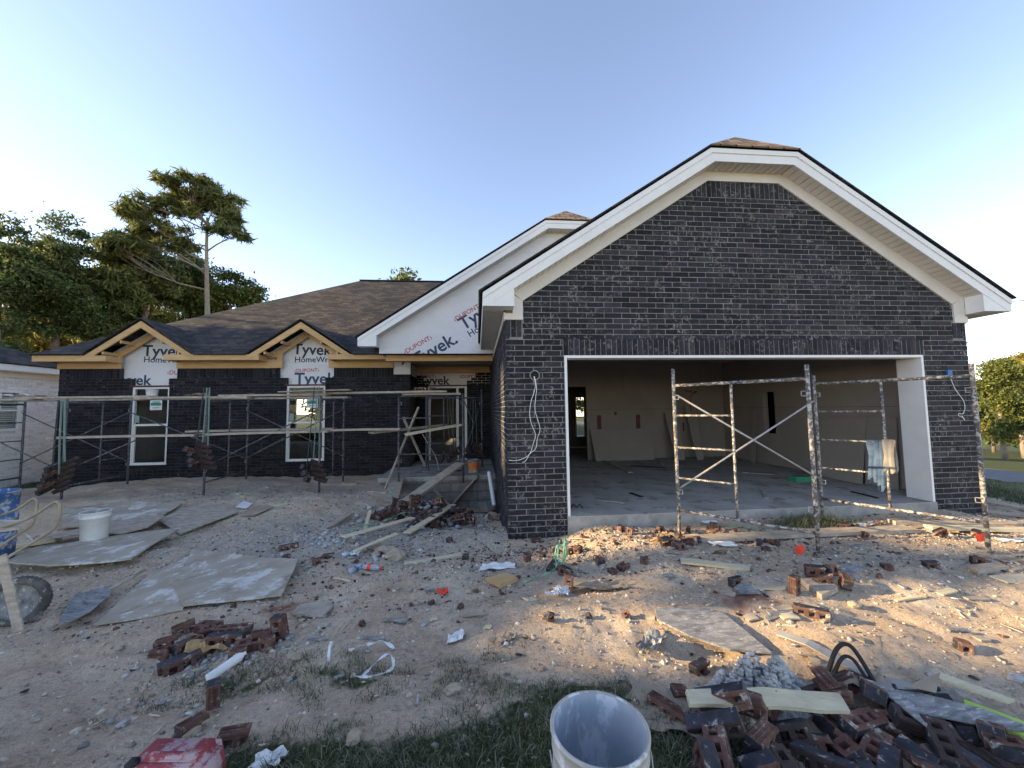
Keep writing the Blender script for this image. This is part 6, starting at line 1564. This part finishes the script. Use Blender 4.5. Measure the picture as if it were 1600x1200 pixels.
T(240, 385, 160, 33, 'leaf_dark', 'dark dense tree below the boughs of the tall pine', n=200, clumps=76, sig=.45, size=.2)
T(300, 392, 140, 36, 'leaf_dark', 'dark dense tree directly behind the trunk of the tall pine', n=200, clumps=76, sig=.45, size=.2)
T(362, 410, 115, 34, 'leaf_green', 'round green tree right of the tall pine trunk above the roof', n=210, clumps=56, sig=.4, size=.19)
for u, lab in ((45, 'low yellowish tree glowing behind the neighbour roof'), (130, 'low yellow green tree between the two roofs'), (215, 'low yellowish tree just behind the left dormer')):
    T(u, 462, 110, 38, 'leaf_yellow', lab, n=200, clumps=34, sig=.7, size=.3)
T(-75, 380, 140, 26, 'leaf_dark', 'dark tree partly cut by the left edge of the photo', n=200, clumps=36, sig=.65, size=.3)
# the tall pine: bare trunk, flat sprays of needles high up
p = D_(330, 300, 28); bz = float(gh0(p.x, p.y))-.1; h = p.z-bz+.6
def pe(u, v, rx, rz, k): q = D_(u, v, 28); return (q.x-p.x, rng.uniform(-.8, .8), q.z-bz, rx, rx*.8, rz, k)
tree((p.x, p.y), h, [pe(312, 300, 1.9, .5, .8), pe(345, 315, 1.6, .6, .7), pe(282, 318, 1.3, .5, .5), pe(362, 345, 1.0, .4, .35), pe(250, 330, 1.2, .45, .45), pe(228, 345, 1.0, .4, .4), pe(215, 370, 1.3, .4, .5), pe(262, 362, 1.6, .45, .55),
    pe(240, 385, 1.8, .45, .6), pe(345, 365, .7, .3, .18), pe(385, 372, .8, .25, .2), pe(290, 385, 1.0, .35, .25), pe(200, 392, 1.2, .4, .45), pe(300, 335, .9, .3, .25)], 'leaf_pine',
    'tall pine with bare trunk and flat needle sprays rising over the roof', name='pine_tree', n=90, clumps=24, sig=.22, size=.15, bark='bark_light', r=.26, elong=5., limbn=110)
T(620, 420, 72, 46, 'leaf_green', 'small rounded tree top peeking over the main roof ridge', n=240, clumps=30, sig=.7, size=.36)
T(1556, 556, 60, 30, 'leaf_green', 'slim tree just right of the garage wall across the road', n=220, clumps=64, sig=.34, size=.13, bark='bark_light', low=.12)
T(1588, 548, 80, 34, 'leaf_yellow', 'yellow green tree at the right edge across the road', n=220, clumps=64, sig=.34, size=.13, bark='bark_light', low=.12)
T(1612, 545, 60, 38, 'leaf_orange', 'orange tinted tree top at the right edge of the photo', n=240, clumps=60, sig=.4, size=.16, low=.12)
T(1545, 610, 60, 42, 'leaf_dark', 'dark low tree in the shade behind the slim one at the right', n=220, clumps=34, sig=.7, size=.36)
T(1600, 625, 90, 44, 'leaf_dark', 'dark low tree behind the yellow green one at the right edge', n=220, clumps=40, sig=.8, size=.38)
T(1660, 560, 90, 36, 'leaf_green', 'green tree cut by the right edge of the photo', n=240, clumps=60, sig=.4, size=.16, low=.12)
for i, (x, y) in enumerate(((-12, 27), (-7.5, 25), (-3, 27), (1.8, 25), (6, 27), (3.6, 22))):
    tree((x, y), 6.6, [(0, 0, 4.2, 2.2, 2, 2.2, 1.), (0, 0, 2.2, 2.2, 2, 1.3, .6)], ('leaf_green', 'leaf_yellow')[i % 2], 'green tree behind the house, glimpsed only through its openings', n=150, clumps=26, sig=.5, size=.26, r=.12, group='trees glimpsed through the house')
# unseen trees added beyond the neighbour, crowns holed to shape the sun patches
def lit(X, Y):
    X = X+rng.normal(0, .4, len(X)); Y = Y+rng.normal(0, .06, len(Y))
    return lit0(X, Y) | lit0(X, Y-.16) | lit0(X, Y+.16)
def lit0(X, Y):
    a = (X > -.5) & (X < 9)
    w_ = .5+.5*np.sin(X*2.3+Y*5)
    m = ((Y > -2.43) & (Y < -2.27) & (X > .2)) | ((Y > -2.64) & (Y < -2.48) & (X < 1.6)) | ((Y > -3.0) & (Y < -2.72) & (X > 0) & (X < 2.6))
    m |= (X > 2.3) & (Y > -2.85) & (Y < -2.1)
    m |= (Y > -.8) & (Y < -.2) & (X < 3.2)
    m |= (X > 3.8) & (Y > -1.25) & (Y < -.45)
    return a & m
SX, SY, SZ = sdir.x, sdir.y, sdir.z
def keep_shade(P):
    s_ = (P[:, 2]+.12)/SZ; X = P[:, 0]-SX*s_; Y = P[:, 1]-SY*s_
    k = ~lit(X, Y)
    dap = (X > -.9) & (Y > -3.1) & (Y < -.1)&(X < 8); k &= ~(dap & (rng.random(len(P)) < .93))
    s2 = (P[:, 0])/SX; Yw = P[:, 1]-SY*s2; Zw = P[:, 2]-SZ*s2
    k &= ~((Yw > .25) & (Yw < 1.5) & (Zw > .3) & (Zw < 2.35))
    k &= ~((Yw > -.1) & (Yw < .12) & (Zw > -.3) & (Zw < 2.2) & (rng.random(len(P)) < .6))
    return k
for i, (x, y) in enumerate(((-26, -5.6), (-27.5, -2.2), (-26, 1.0), (-27, 4.2))):
    tree((x, y), 13, [(0, 0, 7.2, 2.2, 2.7, 4.8, 1.), (0, 0, 3.6, 2.0, 2.6, 2.6, .35)], 'leaf_dark', 'tall unseen tree added beyond the neighbour house to shade the yard', n=150, clumps=130, sig=.55, size=.46, r=.25, group='added row of shade trees beyond the neighbour house', keep=keep_shade)
